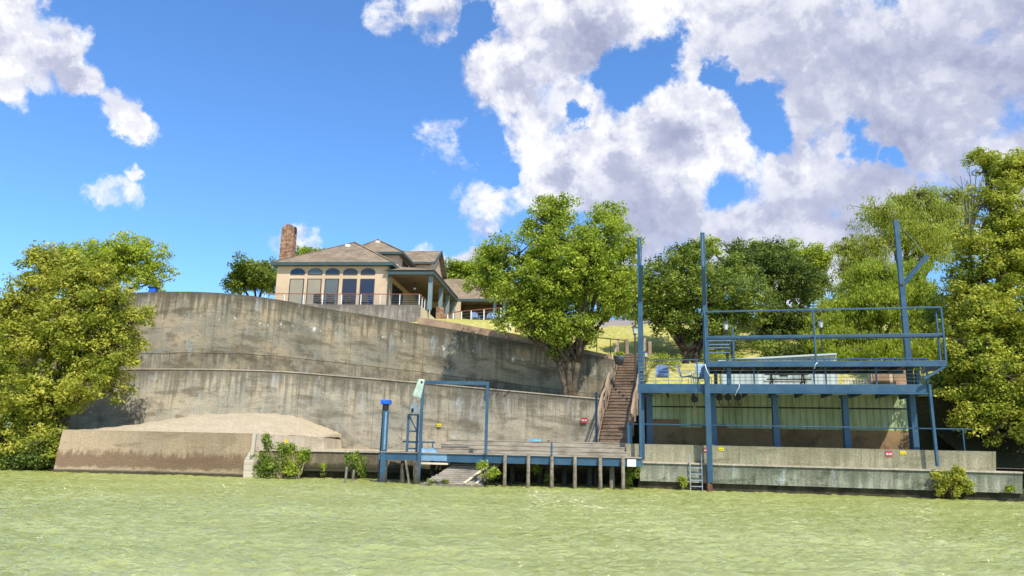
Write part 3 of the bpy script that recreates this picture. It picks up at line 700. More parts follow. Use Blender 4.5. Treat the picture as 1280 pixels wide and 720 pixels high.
# three jib cranes: tall steel poles with an inclined boom
def crane(px_b, py_b, px_t, py_t, off, boom_dir, label, base_z, flip=None):
    bse = Lp(px_b, py_b, off); bse = Lx(px_b, off, base_z); top = Lp(px_t, py_t, off); top = np.array([bse[0], bse[1], top[2]])
    t = thing('jib_crane', label, 'crane', bse, group='blue steel jib cranes on the deck')
    H = top[2] - base_z; rz = math.atan2(ux[1], ux[0])
    mb_ = MB()
    zz = base_z + H * .60
    mb_.bar(bse, vdrop(bse, zz), .23, .27, upv=un); mb_.build('mast', 'steel', t, bevel=.012)
    MB().bar(vdrop(bse, zz + .003), top, .21, .25, upv=un, w2=.20, h2=.16).build('upper_mast', 'steel', t, bevel=.012)
    hinge = vdrop(bse, base_z + H * .70) if flip is None else vdrop(bse, flip)
    bd = np.array(boom_dir, float); L = np.linalg.norm(bd); tip = hinge + bd; u_ = unit(bd); n_ = unit(np.cross(u_, (0, 0, 1)))
    nv = np.cross(n_, u_)
    bo = MB(); s0 = hinge + unit([bd[0], bd[1], 0]) * .13
    bo.bar(s0, tip, .16, .03, upv=nv); bo.bar(s0 + nv * .17, tip + nv * .17, .16, .03, upv=nv); bo.bar(s0 + nv * .085, tip + nv * .085, .025, .14, upv=nv)
    bo.build('boom', 'steel', t)
    MB().tube([top + [0, 0, -.05], tip + nv * .17], .014, 5).build('stay_cable', 'cable', t)
    mb_ = MB(); mb_.tube([hinge + n_ * -.16 + [0, 0, .05], hinge + n_ * .16 + [0, 0, .05]], .06, 8); mb_.build('hinge_pin', 'rust', t)
    return t
crane(803, 480, 797, 297, .35, (-.13, -1.2, 1.35), 'left of the three blue steel jib cranes, rising beside the wooden stairs', 1.2)
crane(888, 600, 878, 291, -.30, (-.33, -1.2, 1.35), 'tallest blue steel jib crane, standing in the water left of the raised platform', .3)
tb = Lp(1128, 357, 1.0); tt = Lp(1162, 321, 1.0)
crane(1147, 480, 1120, 275, 1.0, tt - tb, 'right hand blue jib crane with its boom opened sideways against the trees', 1.2, flip=tb[2])
# second slim pole beside crane two, and rusty socket
p = Lx(887.5, -.30, -.5); tag(MB().bar(p, vdrop(p, .9), .2, .22).build('pile_socket', 'rust'), 'rusty steel socket in the water under the tall blue crane mast', 'socket')
# thin front poles in line with the first crane
p = Lx(801, -.22, 1.0)
tag(MB().bar(p, vdrop(p, 4.1), .10, .10).build('steel_post', 'steel'), 'slim blue steel post below the left deck corner beside the stairs', 'post')

# ---------------------------------------------------------------- raised steel platform above the deck
PF = -.45
pf = thing('raised_platform', 'raised blue steel platform with tall open railings above the deck', 'platform', Lx(1030, PF, zd))
zp = Lp(1000, 451.5, PF)[2]; zp = float(zp)
a, b = Lx(882, PF, zp), Lx(1183, PF, zp); D = 3.3
def beam(name, p, q, w, h, mat='steel', par=pf): return MB().bar(p, q, w, h).build(name, mat, par, bevel=.008)
beam('front_beam', a + [0, 0, -.12], b + [0, 0, -.12], .12, .24)
beam('back_beam', a + un * D + [0, 0, -.12], b + un * D - ux * .8 + [0, 0, -.12], .12, .24)
for e in (a + ux * .06, b - ux * .06): beam('side_beam', e + un * .07 + [0, 0, -.13], e + un * (D - .07) + [0, 0, -.13], .1, .2)
MB().hexa([vdrop(q, zp - .09) for q in (a + un * .1, b + un * .1 - ux * .1, b + un * (D - .1) - ux * .8, a + un * (D - .1))], [vdrop(q, zp - .03) for q in (a + un * .1, b + un * .1 - ux * .1, b + un * (D - .1) - ux * .8, a + un * (D - .1))]).build('floor_boards', 'soffit', pf)
mb_ = MB()
for s_ in np.arange(.8, np.linalg.norm(b - a) - 1.0, .8): mb_.bar(a + ux * s_ + un * .1 + [0, 0, -.16], a + ux * s_ + un * (D - .1) + [0, 0, -.16], .06, .12)
mb_.build('joists', 'steel', pf)
zm = Lp(1000, 420, PF)[2]; zr = Lp(1000, 387.5, PF)[2]
A_, B_ = vdrop(a, zm), vdrop(b, zm)
beam('mid_rail', A_, B_, .06, .10); beam('mid_rail', A_ + un * .12 + [0, 0, -.08], B_ + un * .12 + [0, 0, -.08], .05, .08)
beam('top_rail', vdrop(a, zr), vdrop(b, zr), .06, .07)
for px in (882.5, 1020, 1182.5):
    p = Lx(px, PF, zp); beam('railing_post', p, vdrop(p, zr), .075, .075)
p = Lx(1176, PF + 1.1, zp)
beam('railing_post', p, vdrop(p, zr), .07, .07)
beam('end_rail', vdrop(b, zr - .04), vdrop(p, zr - .04), .05, .05); beam('end_rail', vdrop(b, zm), vdrop(p, zm), .05, .06)
q0, q1 = b + [-.1, 0, -.25], b - ux * .9 + [0, 0, -.75]; beam('brace', q0, q1, .08, .1)
for px in (895, 1147):
    p = Lx(px, PF + 1.2, zd); beam('support_post', p, vdrop(p, zp - .25), .13, .13)
p = Lx(911.5, PF + .3, zd); beam('support_post', p, vdrop(p, zp - .24), .18, .1)
# short flight of steel treads at its left end
stp = thing('steel_steps', 'short flight of blue steel treads at the left end of the raised platform', 'steps', Lx(899, 1.2, zp))
for k_, (y_, o_) in enumerate(((426, .2), (431, .55), (435, .9), (441, 1.25))):
    q0, q1 = Lp(885, y_, o_), Lp(914, y_, o_); q1[2] = q0[2]
    MB().bar(q0 + un * .0, q1, .22, .04).build('tread', 'steel_light', stp)
for px in (884.5, 914.5):
    q0, q1 = Lp(px, 424.5, .12), Lp(px, 446, 1.5); MB().bar(q0, q1, .04, .14).build('stringer', 'steel', stp)
for px, y_ in ((909, 440), (916, 418)):
    q0 = Lp(px, y_, 1.3); MB().box([q0[0], q0[1], (q0[2] + zp) / 2], (.09, .09, q0[2] - zp)).build('newel', 'steel', stp)
q0 = Lp(915.5, 408, 1.2); tag(MB().box([q0[0], q0[1], (q0[2] + zp) / 2], (.07, .07, q0[2] - zp)).build('steel_post', 'steel'), 'short blue post rising above the rail behind the steel treads', 'post')
# diving fixture lines: white rope ends
def rope(pts, r, label):
    tag(MB().tube(pts, r, 5).build('rope', 'white', None, smooth=True), label, 'rope')
rope([Lp(924, 480, SF - .2), Lp(924, 484, SF - .22), Lp(921, 489, SF - .2), Lp(919, 495, SF - .1)], .014, 'short white rope hanging over the deck beam near the tallest crane')
rope([Lp(1018, 461, PF - .1), Lp(1019, 456, PF - .12), Lp(1022, 453, PF - .12)], .018, 'bit of white rope tied on the platform beam below its middle post')
rope([Lp(881, 455, PF - .15), Lp(883, 462, PF - .2), Lp(887, 470, PF - .2)], .02, 'pale rope looped at the left corner of the raised platform')

# under-deck hooks
def pulley(px, py, off, label, strap=0):
    p = Lp(px, py, off); t = thing('pulley_hook', label, 'hook', p, group='hooks hanging under the deck')
    MB().tube([p + un * -.05, p + un * .05], .16, 12).build('wheel', 'black', t); MB().tube([p + [0, 0, .1], vdrop(p, zd - .2)], .02, 5).build('hanger', 'black', t)
    MB().tube([p + [0, 0, -.1], p + [0, 0, -.3], p + [.07, 0, -.38], p + [.12, 0, -.28]], .025, 6).build('hook', 'rust', t)
    if strap: MB().bar(p + [0, 0, -.2], p + [0, 0, -.75], .09, .03).build('strap', 'grasstip', t)
pulley(868, 499, 1.0, 'black pulley with a pale strap under the deck left of the tall crane mast', 1)
for i, (px, wds) in enumerate(((899, 'first'), (910, 'second'), (922, 'third'))):
    pulley(px, 496.5, 1.4, f'{wds} small hook from the tall crane in the row under the deck')

# ---------------------------------------------------------------- pale shed behind the deck
SO = 7.4
sh = thing('metal_shed', 'pale grey ribbed metal shed with a low sloping roof behind the deck', 'shed', Lx(1000, SO, 4.5))
def shed():
    a, b = Lp(901, 452, SO), Lp(1045, 443, SO); z0 = 4.3; zb = Lp(1010, 442, SO)[2]; za = Lp(905, 452, SO)[2]
    c = Lx(1012, SO, zb)
    a = vdrop(a, z0); b = vdrop(b, z0)
    m1 = MB(); m1.hexa([a, b, b + un * 3, a + un * 3], [vdrop(a, za), vdrop(b, zb - .1), vdrop(b + un * 3, zb - .1), vdrop(a + un * 3, za)])
    uvbox(m1, 'wall', 'corr_white', sh, np.array([a[0], a[1], zb]), ux)
    m2 = MB(); A1, B1 = vdrop(a - ux * .15 - un * .2, za + .01), vdrop(b - un * .2, zb - .09)
    m2.hexa([A1, B1, B1 + un * 3.4, A1 + un * 3.4], [q + [0, 0, .09] for q in (A1, B1, B1 + un * 3.4, A1 + un * 3.4)]); m2.build('roof', 'corr_white', sh, uv=[(0, 0)] * 8)
    q0, q1 = Lp(974, 462, SO - .04), Lp(985, 470, SO - .04)
    m3 = MB(); m3.hexa([vdrop(q0, q1[2]), q1, q1 + un * .05, vdrop(q0 + un * .05, q1[2])], [q0, vdrop(q1, q0[2]), vdrop(q1 + un * .05, q0[2]), q0 + un * .05])
    w_ = m3.build('window_frame', 'frame', sh)
    q0, q1 = Lp(976, 463, SO - .06), Lp(984, 469, SO - .06)
    MB().hexa([vdrop(q0, q1[2]), q1, q1 + un * .01, vdrop(q0 + un * .01, q1[2])], [q0, vdrop(q1, q0[2]), vdrop(q1 + un * .01, q0[2]), q0 + un * .01]).build('pane', 'glass_pale', w_)
shed()
# cream cabinet and dark doorway right of the shed, white low fence
cabp = Lp(1113, 480, 3.6); cabp[2] = zd
cb_ = thing('storage_cabinet', 'cream storage cabinet with louvred front on the right part of the deck', 'cabinet', cabp)
MB().box(cabp + [0, 0, .62], (1.75, .7, 1.24), -.24).build('body', 'cream', cb_, bevel=.01)
for s_ in (-.45, .42): MB().box(cabp + ux * s_ - un * .37 + [0, 0, .62], (.7, .03, 1.05), -.24).build('louvre_door', 'tanwall', cb_)
MB().box(cabp + [0, 0, 1.27], (1.85, .8, .05), -.24).build('top', 'white', cb_)
wfp = Lp(1078, 480, 4.1); wfp[2] = zd
wf = thing('picket_fence', 'low white picket fence behind the deck cables left of the cream cabinet', 'fence', wfp)
for s_ in np.linspace(-.75, .75, 13): MB().box(wfp + ux * s_ + [0, 0, .32], (.05, .03, .64), -.24).build('picket', 'white', wf)
for z in (.15, .5): MB().bar(wfp - ux * .8 + un * .03 + [0, 0, z], wfp + ux * .8 + un * .03 + [0, 0, z], .03, .06).build('rail', 'white', wf)

# picnic table on deck
ptp = Lp(984, 480, 3.2); ptp[2] = zd
pt = thing('picnic_table', 'grey brown wooden picnic table on the deck in front of the pale shed', 'table', ptp)
for s_ in (-.28, -.09, .1, .29): MB().box(ptp + un * s_ + [0, 0, .74], (1.95, .16, .04), -.24).build('top_board', 'rampwood', pt)
for s_ in (-.72, .72): MB().box(ptp + un * s_ + [0, 0, .44], (1.95, .25, .04), -.24).build('bench', 'rampwood', pt)
for s_ in (-.7, .7):
    c = ptp + ux * s_
    for sg in (-1, 1): MB().bar(c + un * .65 * sg, c + un * .2 * sg + [0, 0, .72], .05, .1).build('leg', 'rampwood', pt)
    MB().bar(c - un * .8 + [0, 0, .38], c + un * .8 + [0, 0, .38], .04, .09).build('cross_beam', 'rampwood', pt)

# deck chairs
def mesh_chair(loc, rz, label, grp=True):
    t = thing('patio_chair', label, 'chair', (0, 0, 0), 0, 'blue mesh patio chairs on the deck')
    # local: faces -y
    def arc(y, z0, z1, w, n=7):
        return [(-w, y, z0)] + [(-w * math.cos(a), y + .0, z1 + .12 * math.sin(a)) for a in np.linspace(0, math.pi, n)] + [(w, y, z0)]
    pts = arc(0, .42, .88, .27)
    bk = MB(); bk.prism([(x, .24 + (z - .42) * .28, z) for x, y, z in pts], (0, .02, 0)); bk.build('backrest', 'chairfab', t)
    s_ = MB(); s_.hexa([(-.27, -.27, .44), (.27, -.27, .44), (.25, .23, .38), (-.25, .23, .38)], [(-.27, -.27, .46), (.27, -.27, .46), (.25, .23, .40), (-.25, .23, .40)]); s_.build('seat', 'chairfab', t)
    MB().tube([(x * 1.05, .235 + (z - .42) * .28, z) for x, y, z in pts], .014, 6).build('back_frame', 'alu', t)
    for sx in (-1, 1):
        MB().tube([(sx * .3, -.27, 0), (sx * .3, -.29, .6), (sx * .3, -.22, .64), (sx * .3, .27, .62)], .014, 6).build('armrest', 'alu', t)
        MB().tube([(sx * .29, .22, .40), (sx * .29, .33, 0)], .014, 6).build('leg', 'alu', t)
    t.location = tuple(map(float, loc)); t.rotation_euler.z = rz
    return t
p1 = Lp(828, 480, .9); p1[2] = zd
c1 = mesh_chair(p1, -.2, 'blue grey mesh patio chair with its rounded back to the left, nearest the first crane')
c2 = copy_tree(c1); p2 = Lp(858, 480, .9); c2.location = (p2[0], p2[1], zd); c2.rotation_euler.z = 1.2; c2['label'] = 'blue mesh patio chair seen from its side, beside the pale webbed folding chair'
c3 = copy_tree(c1); p2 = Lp(871, 480, 1.6); c3.location = (p2[0], p2[1], zd); c3.rotation_euler.z = -1.4; c3['label'] = 'blue mesh patio chair half hidden behind the cable rail right of the side-on one'
p = Lp(878, 480, 2.4); p[2] = zd
fc = thing('folding_chair', 'folding chair with a pale blue checked webbing back, close to the tallest crane', 'chair', p)
for i in range(5): MB().box(p + [-.24 + .12 * i, .0, .92], (.1, .012, .5), -.1).build('webbing', 'lattice', fc)
for i in range(4): MB().box(p + [0, -.012, .74 + .13 * i], (.58, .01, .1), -.1).build('webbing', 'lattice', fc)
for sx in (-.31, .31):
    MB().tube([p + [sx, 0.02, 0], p + [sx, .02, 1.2]], .014, 6).build('frame_tube', 'alu', fc); MB().tube([p + [sx, -.5, 0], p + [sx, -.45, .45], p + [sx, 0, .45]], .014, 6).build('frame_tube', 'alu', fc)
MB().box(p + [0, -.25, .45], (.6, .45, .03)).build('seat', 'lattice', fc)

# lamp posts
def lamp(px, py_top, py_bot, Y, label, h=None, s=1.0):
    t_ = P(px, py_top, Y); bz = P(px, py_bot, Y)[2]; b = np.array([t_[0], t_[1], bz])
    t = thing('lamp_post', label, 'lamp', b, group='lantern lamp posts around the deck')
    z = t_[2]; hh = .55 * s
    MB().tube([b, vdrop(b, z - hh)], .045 * s, 8).build('pole', 'frame', t)
    g = MB(); n = 6
    def ring(r, zz): return [(b[0] + r * math.cos(2 * math.pi * k / n), b[1] + r * math.sin(2 * math.pi * k / n), zz) for k in range(n)]
    g.add(ring(.09 * s, z - hh + .05) + ring(.16 * s, z - .17 * s), [tuple(range(n))[::-1], tuple(range(n, 2 * n))] + [(k, (k + 1) % n, n + (k + 1) % n, n + k) for k in range(n)])
    g.build('lantern_glass', 'lamp_glass', t)
    g = MB(); g.add(ring(.21 * s, z - .165 * s) + ring(.05 * s, z - .03 * s) + [(b[0], b[1], z)], [tuple(range(n))[::-1]] + [(k, (k + 1) % n, n + (k + 1) % n, n + k) for k in range(n)] + [(n + k, n + (k + 1) % n, 2 * n) for k in range(n)])
    g.build('lantern_cap', 'frame', t)
    g = MB(); g.tube([vdrop(b, z - hh), vdrop(b, z - hh + .05)], .11 * s, 6); g.build('lantern_base', 'frame', t)
lamp(793.5, 406, 482, 41, 'lantern lamp post with a white topped lantern beside the top of the wooden stairs')
lamp(907, 401, 455, 40, 'lantern lamp post standing left behind the raised platform railing')
lamp(1025.5, 398, 455, 39.5, 'dark lantern lamp post in front of the bright willow right of the oak')
lamp(807, 438, 465, 43, 'short black lantern on a post just right of the first crane', s=.8)

# signs
def sign(q, w, h, mat, label, along=ux, bands=True):
    q = np.array(q); rz = math.atan2(along[1], along[0]); nrm = np.array([along[1], -along[0], 0])
    w, h = w * .82, h * .82; t = thing('warning_sign', label, 'sign', q)
    MB().box(q + nrm * .012, (w, .02, h), rz).build('plate', mat, t)
    c = 'white' if mat == 'sign_red' else 'black'
    if bands:
        for i in (-1, 1): MB().box(q + nrm * .026 + along * i * w * .22 + [0, 0, -.06 * h], (w * .3, .005, h * .2), rz).build('marking', c, t)
    return t
sign(Lp(883, 562.5, .25), .30, .24, 'sign_red', 'red and white sign on the barrier beside the tallest crane mast')
sign(Lp(901.5, 561.5, .25), .27, .16, 'sign_yel', 'yellow sign on the barrier just right of the tallest crane mast')
sign(Lp(1111, 567, .25), .33, .30, 'sign_red', 'red and white sign on the barrier below the right deck column')
sign(Lp(1128.5, 566, .25), .27, .16, 'sign_yel', 'yellow sign on the barrier towards its bushy right end')
def on_lower(px, py):
    Yv = 40
    for _ in range(12):
        p = P(px, py, Yv); Yv = np.interp(p[0], LT[:, 0], LT[:, 1]) - .12 * np.clip((LT[:, 2].mean() - p[2]) / 3.5, 0, 1)
    return P(px, py, Yv - .05), unit([1, (np.interp(p[0] + .5, LT[:, 0], LT[:, 1]) - np.interp(p[0] - .5, LT[:, 0], LT[:, 1])), 0])
q, al = on_lower(549, 531.5); sign(q, .32, .22, 'sign_yel', 'small yellow sign on the lower grey wall inside the blue frame', al)
q, al = on_lower(730.5, 525); sign(q, .42, .34, 'sign_red', 'pinkish red sign on the lower grey wall left of the stairs', al)
sa = unit(s_t[1] - s_t[0]); f = .42; q = s_t[0] * (1 - f) + s_t[1] * f + np.array([.02, -.03, -.28]); sign(q, .24, .2, 'sign_yel', 'small yellow sign on the pale side of the tan block above the bushes', sa, False)

# ---------------------------------------------------------------- dock
ZD = 1.27
d0, d1 = np.array([P(472, 570, 33.3)[0], 33.3, ZD]), np.array([P(801, 571, 32.1)[0], 32.1, ZD])
du = unit((d1 - d0) * [1, 1, 0]); dn = np.array([-du[1], du[0], 0])
def Dp(px, py, off=0.):
    r = ray(px, py); t = np.dot(d0 + dn * off - C0, dn) / np.dot(r, dn); return C0 + r * t
dock = thing('river_dock', 'long low dock with blue steel fascia on weathered timber piles', 'dock', (d0 + d1) / 2 * [1, 1, 0])
def dseg(pa, pb, off): return Dp(pa, 571, off) * [1, 1, 0], Dp(pb, 571, off) * [1, 1, 0]
def slab(p, q, depth, z0, z1, name, mat, parent, n_=None, bevel=0):
    n_ = dn if n_ is None else n_
    return MB().hexa([vdrop(x, z0) for x in (p, q, q + n_ * depth, p + n_ * depth)], [vdrop(x, z1) for x in (p, q, q + n_ * depth, p + n_ * depth)]).build(name, mat, parent, bevel=bevel)
p, q = dseg(473, 521, 0); slab(p, q, .1, ZD - .33, ZD - .02, 'fascia', 'steel', dock)
p, q = dseg(521.5, 559, 0); slab(p, q, .1, ZD - .33, ZD - .02, 'fascia', 'steel_light', dock)  # lighter blue stretch of the fascia
p, q = dseg(559.5, 783, 0); slab(p, q, .1, ZD - .36, ZD - .02, 'fascia', 'steel', dock)
p, q = dseg(784, 795, -.05); slab(p, q, .12, ZD - .36, ZD - .06, 'end_cover', 'white', dock)
p, q = dseg(795.3, 803, 0); slab(p, q, .1, ZD - .36, ZD - .02, 'fascia', 'steel', dock)
p, q = dseg(523, 560, .0); slab(p, q, .5, ZD - .48, ZD - .4, 'lower_board', 'cream', dock)
p, q = dseg(471, 802, -.06)
nb_ = 9
for i in range(nb_):
    a_ = p + dn * (.30 * i); b_ = q + dn * (.30 * i); slab(a_, b_, .288, ZD - .018, ZD + .02, 'deck_board', 'planks', dock)
# piles
pile_px = [(630.5, 607), (660, 608), (689.5, 610), (718.5, 610.5), (750.5, 611), (779, 612)]
for px, py in pile_px:
    b_ = Dp(px, py, -.15); top = ZD + .03 if px != 689.5 else ZD - .02
    MB().tube([vdrop(b_, -1), vdrop(b_, .25), vdrop(b_, top)], [.10, .082, .075], 10).build('pile', 'pile', dock, smooth=True)
for px, off in ((640, 1.6), (675, 2.0), (705, 1.7), (737, 1.6), (744, 2.0), (765, .5), (480, .12), (503, .2), (520, -.12), (540, 1.5), (600, .9)):
    b_ = Dp(px, 600, off); MB().tube([vdrop(b_, -1), vdrop(b_, ZD - .37)], [.13, .11], 9).build('pile', 'pile' if px == 765 else 'oldpile', dock, smooth=True)
b_ = Dp(507, 575, -.05); e_ = Dp(512, 603, -.05); MB().bar(b_, vdrop(e_, -.1), .08, .08).build('brace', 'pile', dock)
b_ = Dp(519, 575, -.1); MB().bar(vdrop(b_, ZD - .35), vdrop(b_, .25), .1, .1).build('brace', 'pile', dock)
mb_ = MB()
p, q = dseg(475, 800, .3)
for s_ in (0, 1.2, 2.2): mb_.bar(vdrop(p + dn * s_, ZD - .16), vdrop(q + dn * s_, ZD - .16), .1, .26)
mb_.build('under_beam', 'oldpile', dock)
# dock posts
p = Dp(689.5, 555, -.1); tag(MB().bar(vdrop(p, ZD + .02), vdrop(p, Dp(689.5, 553, -.1)[2]), .08, .08).build('steel_post', 'steel'), 'short blue post on the dock front above the third timber pile', 'post')
p = P(745.5, 555, 37.5); tag(MB().bar(vdrop(p, 1.75), vdrop(p, P(745.5, 490, 37.5)[2]), .11, .11).build('steel_post', 'steel'), 'tall slim blue post at the foot of the wooden stairs, against the lower wall', 'post')

# wide plank steps behind the dock
ws = thing('plank_steps', 'three wide grey tan plank steps running along the back of the dock', 'steps', Dp(660, 560, 2) * [1, 1, 0])
for i, (pl, off) in enumerate(((541, 1.35), (551, 1.85), (561, 2.35))):
    p, q = Dp(pl, 562, off) * [1, 1, 0], Dp(783.5 - i * .3, 562, off) * [1, 1, 0]; z0 = ZD + .03 + .195 * i
    slab(p + dn * .02, q + dn * .02, .05, z0, z0 + .155, 'riser', 'planks', ws)
    slab(p, q, .53 if i < 2 else 1.2, z0 + .157, z0 + .2, 'tread', 'planks', ws)
    slab(p + dn * .075 + du * .03, p + dn * .075 + du * .1, 1.6 - .5 * i, z0, z0 + .155, 'side_board', 'planks', ws, bevel=0)
# tarp and hose behind the steps
def blobbox(name, mat, c, d, rz, label, cat, seed=0):
    r_ = np.random.default_rng(seed); nx, ny = 10, 6; V = []; Fs = []
    for j in range(ny + 1):
        for i in range(nx + 1):
            x, y = i / nx * 2 - 1, j / ny * 2 - 1; z = max(0, (1 - x**4) * (1 - y**4)) ** .5 * (.75 + .16 * r_.normal() * (abs(x) < .9))
            V.append((x * d[0] / 2, y * d[1] / 2, max(0.0, z) * d[2]))
    for j in range(ny):
        for i in range(nx): k_ = j * (nx + 1) + i; Fs.append((k_, k_ + 1, k_ + nx + 2, k_ + nx + 1))
    ca, sa_ = math.cos(rz), math.sin(rz)
    mb__ = MB(); mb__.add([(c[0] + ca * x - sa_ * y, c[1] + sa_ * x + ca * y, c[2] + z) for x, y, z in V] , Fs)
    o = mb__.build(name, mat, None, smooth=True); tag(o, label, cat); return o
p = Dp(668, 552, 3.3); blobbox('tarpaulin', 'bluechair', vdrop(p, 1.73), (.85, .5, .3), 0, 'crumpled bright blue tarpaulin behind the top plank step', 'tarp', 1)
p = Dp(688, 552, 3.2); blobbox('hose_pile', 'black', vdrop(p, 1.73), (.8, .4, .2), 0, 'dark heap of hose beside the blue tarpaulin', 'hose', 2)

# blue frame arch
fr_ = thing('goalpost_frame', 'tall slim blue steel goalpost frame standing on the dock', 'frame', Dp(565, 571, .0) * [1, 1, 0])
pa, pb = Dp(524.5, 571, -.09), Dp(607, 571, -.09)
zt1 = Dp(566, 478.5, -.09)[2]
MB().bar(vdrop(pa, -.4), vdrop(pa, zt1 + .06), .13, .13).build('post', 'steel', fr_, bevel=.008)
MB().bar(vdrop(pb, ZD + .02), vdrop(pb, zt1 + .06), .13, .13).build('post', 'steel', fr_, bevel=.008)
MB().bar(vdrop(pa, zt1) + du * .07, vdrop(pb, zt1) - du * .07, .11, .15).build('top_beam', 'steel', fr_)
p = vdrop(pa, zt1) - du * .16 - dn * .08
t = thing('canvas_cover', 'pale green canvas cover hanging at the left top corner of the blue frame', 'cover', p)
mb_ = MB(); mb_.hexa([p + [-.28, -.1, -.62], p + [.12, -.1, -.75], p + [.12, .12, -.75], p + [-.28, .12, -.62]], [p + [-.02, -.1, .15], p + [.26, -.1, .12], p + [.26, .12, .12], p + [-.02, .12, .15]]); mb_.build('cloth', 'bag', t, bevel=.05)
mb_ = MB(); mb_.tube([p + [.13, -.12, 0], p + [.13, .15, 0]], .05, 8); mb_.build('pulley', 'black', t)
# left post with blue capped motor
lp_ = thing('boat_lift_post', 'blue steel post with a bright blue capped motor at the left end of the dock', 'lift', Dp(478, 571, .2) * [1, 1, 0])
pc = Dp(479.5, 571, .05); z_ = Dp(479, 512, .05)[2]
MB().bar(vdrop(pc, -.5), vdrop(pc, z_), .24, .16).build('post', 'steel', lp_, bevel=.01)
MB().box(vdrop(pc, (z_ + ZD) / 2) + np.array([.02, -.085, 0]), (.08, .02, z_ - ZD - .2)).build('pale_strip', 'steel_light', lp_)
MB().tube([vdrop(pc, -.5) + du * -.2, vdrop(pc, z_ + .1) + du * -.13], .035, 8).build('drive_pipe', 'black', lp_)
MB().tube([vdrop(pc, z_ + .003) + du * -.03, vdrop(pc, z_ + .22) + du * -.03], .14, 12).build('motor', 'black', lp_)
MB().box(vdrop(pc, z_ + .33) + du * -.02, (.44, .36, .2), 0).build('motor_cap', 'cap', lp_, bevel=.03)
# ladder frame tower with a white motor housing
tw = thing('boat_lift_tower', 'blue ladder shaped steel tower with a white motor housing beside the frame', 'lift', Dp(515, 571, .5) * [1, 1, 0])
pl, pr_ = Dp(508.5, 565, .45), Dp(520.5, 565, .45); zt2 = Dp(514, 517.5, .45)[2]
for e in (pl, pr_): MB().bar(vdrop(e, ZD + .02), vdrop(e, zt2), .1, .1).build('upright', 'steel', tw)
for f in (.98, .55, .26, .1): MB().bar(vdrop(pl, ZD + (zt2 - ZD) * f) + du * .05, vdrop(pr_, ZD + (zt2 - ZD) * f) - du * .05, .07, .07).build('rung', 'steel', tw)
MB().bar(vdrop(pl, zt2 - .1) + du * .05, vdrop(pr_, ZD + (zt2 - ZD) * .58) - du * .05, .05, .05).build('diagonal', 'steel', tw)
pm = vdrop((pl + pr_) / 2, zt2 + .05) + du * .03
mb_ = MB(); mb_.prism([pm + [-.17, -.16, 0], pm + [.17, -.16, 0], pm + [.17, -.16, .28], pm + [.1, -.16, .4], pm + [-.08, -.16, .42], pm + [-.17, -.16, .3]], (0, .34, 0)); mb_.build('motor_housing', 'white', tw, bevel=.03)
MB().box(pm + [-.06, -.17, .1], (.1, .02, .18)).build('vent', 'black', tw)
# low blue cross pipes behind
mb_ = MB(); q0, q1 = Dp(504, 552, 1.0), Dp(544, 552, 1.0); mb_.tube([vdrop(q0, q0[2]), vdrop(q1, q0[2])], .035, 6)
mb_.bar(vdrop(Dp(528, 556, 1), ZD + .02), vdrop(Dp(528, 548, 1), q0[2]), .05, .05); mb_.bar(vdrop(Dp(541, 556, 1), ZD + .02), vdrop(Dp(541, 548, 1), q0[2]), .05, .05)
tag(mb_.build('pipe_rack', 'steel'), 'low blue pipe rack on the dock behind the frame left post', 'rack')
p = Dp(535, 562, .8); blobbox('folded_cover', 'steel_light', vdrop(p, ZD + .02), (.9, .4, .2), .1, 'folded pale blue cover lying on the dock behind the frame', 'cover', 5)

# slatted ramp down into the water
rp = thing('wooden_ramp', 'slatted weathered wooden ramp sloping from under the dock into the water', 'ramp', PZ(565, 604, 0))
bl, br, tl, tr = P(528, 606, 32.0), P(602, 607, 31.9), P(573, 577, 33.9), P(627, 577, 33.8)
bl[2] = br[2] = 0.0; tl[2] = tr[2] = .92
nsl = 12
for i in range(nsl):
    f0, f1 = i / nsl, (i + .5) / nsl
    A1, A2, B1, B2 = bl + (tl - bl) * f0, bl + (tl - bl) * f1, br + (tr - br) * f0, br + (tr - br) * f1
    j_ = rng.normal() * .03
    A1 = A1 + [j_, 0, 0]; A2 = A2 + [j_, 0, 0]
    MB().hexa([A1, B1, B2, A2], [q + [0, 0, .05] for q in (A1, B1, B2, A2)]).build('slat', 'rampwood', rp)
for f in (.04, .5, .93):
    A1, B1 = bl * (1 - f) + br * f, tl * (1 - f) + tr * f; MB().bar(A1 + [0, 0, -.06], B1 + [0, 0, -.06], .08, .1).build('runner', 'oldpile', rp)
for fx_, fy_ in ((.70, .97), (.90, 1.05)):
    A1 = bl * (1 - fx_) + br * fx_ + [0, 0, .08]; B1 = P(608 + (fx_ - .7) * 60, 584, 33.0); B1[2] = .75; MB().bar(A1, B1, .12, .04).build('edge_plank', 'cream', rp)
MB().bar(bl + [-.1, -.1, .0], br + [.1, -.1, .0], .1, .1).build('bottom_rail', 'pile', rp)

# mooring stubs
for i, (px, py, h_) in enumerate(((431, 602, .62), (440, 602, .5))):
    p = PZ(px, py, 0); tag(MB().tube([p + [0, 0, -.5], p + [.05, 0, h_]], [.06, .05], 8).build('old_stake', 'pile'), ('left' if i == 0 else 'right') + ' one of two short old stakes in the water by the leafy bush', 'stake', 'old stakes in the water')

# ladder on the bulkhead
la = thing('swim_ladder', 'aluminium swim ladder hanging on the right bulkhead left of the tallest crane', 'ladder', Lx(871, -.12, 0))
A1, A2 = Lx(863.5, -.14, -.4), Lx(878.5, -.14, -.4); zt3 = Lp(870, 567, -.14)[2]
for e in (A1, A2): MB().tube([e, vdrop(e, zt3)], .024, 8).build('side_rail', 'alu', la)
for z in (.12, .38, .64, .9): MB().bar(vdrop(A1, z), vdrop(A2, z), .07, .03).build('rung', 'alu', la)

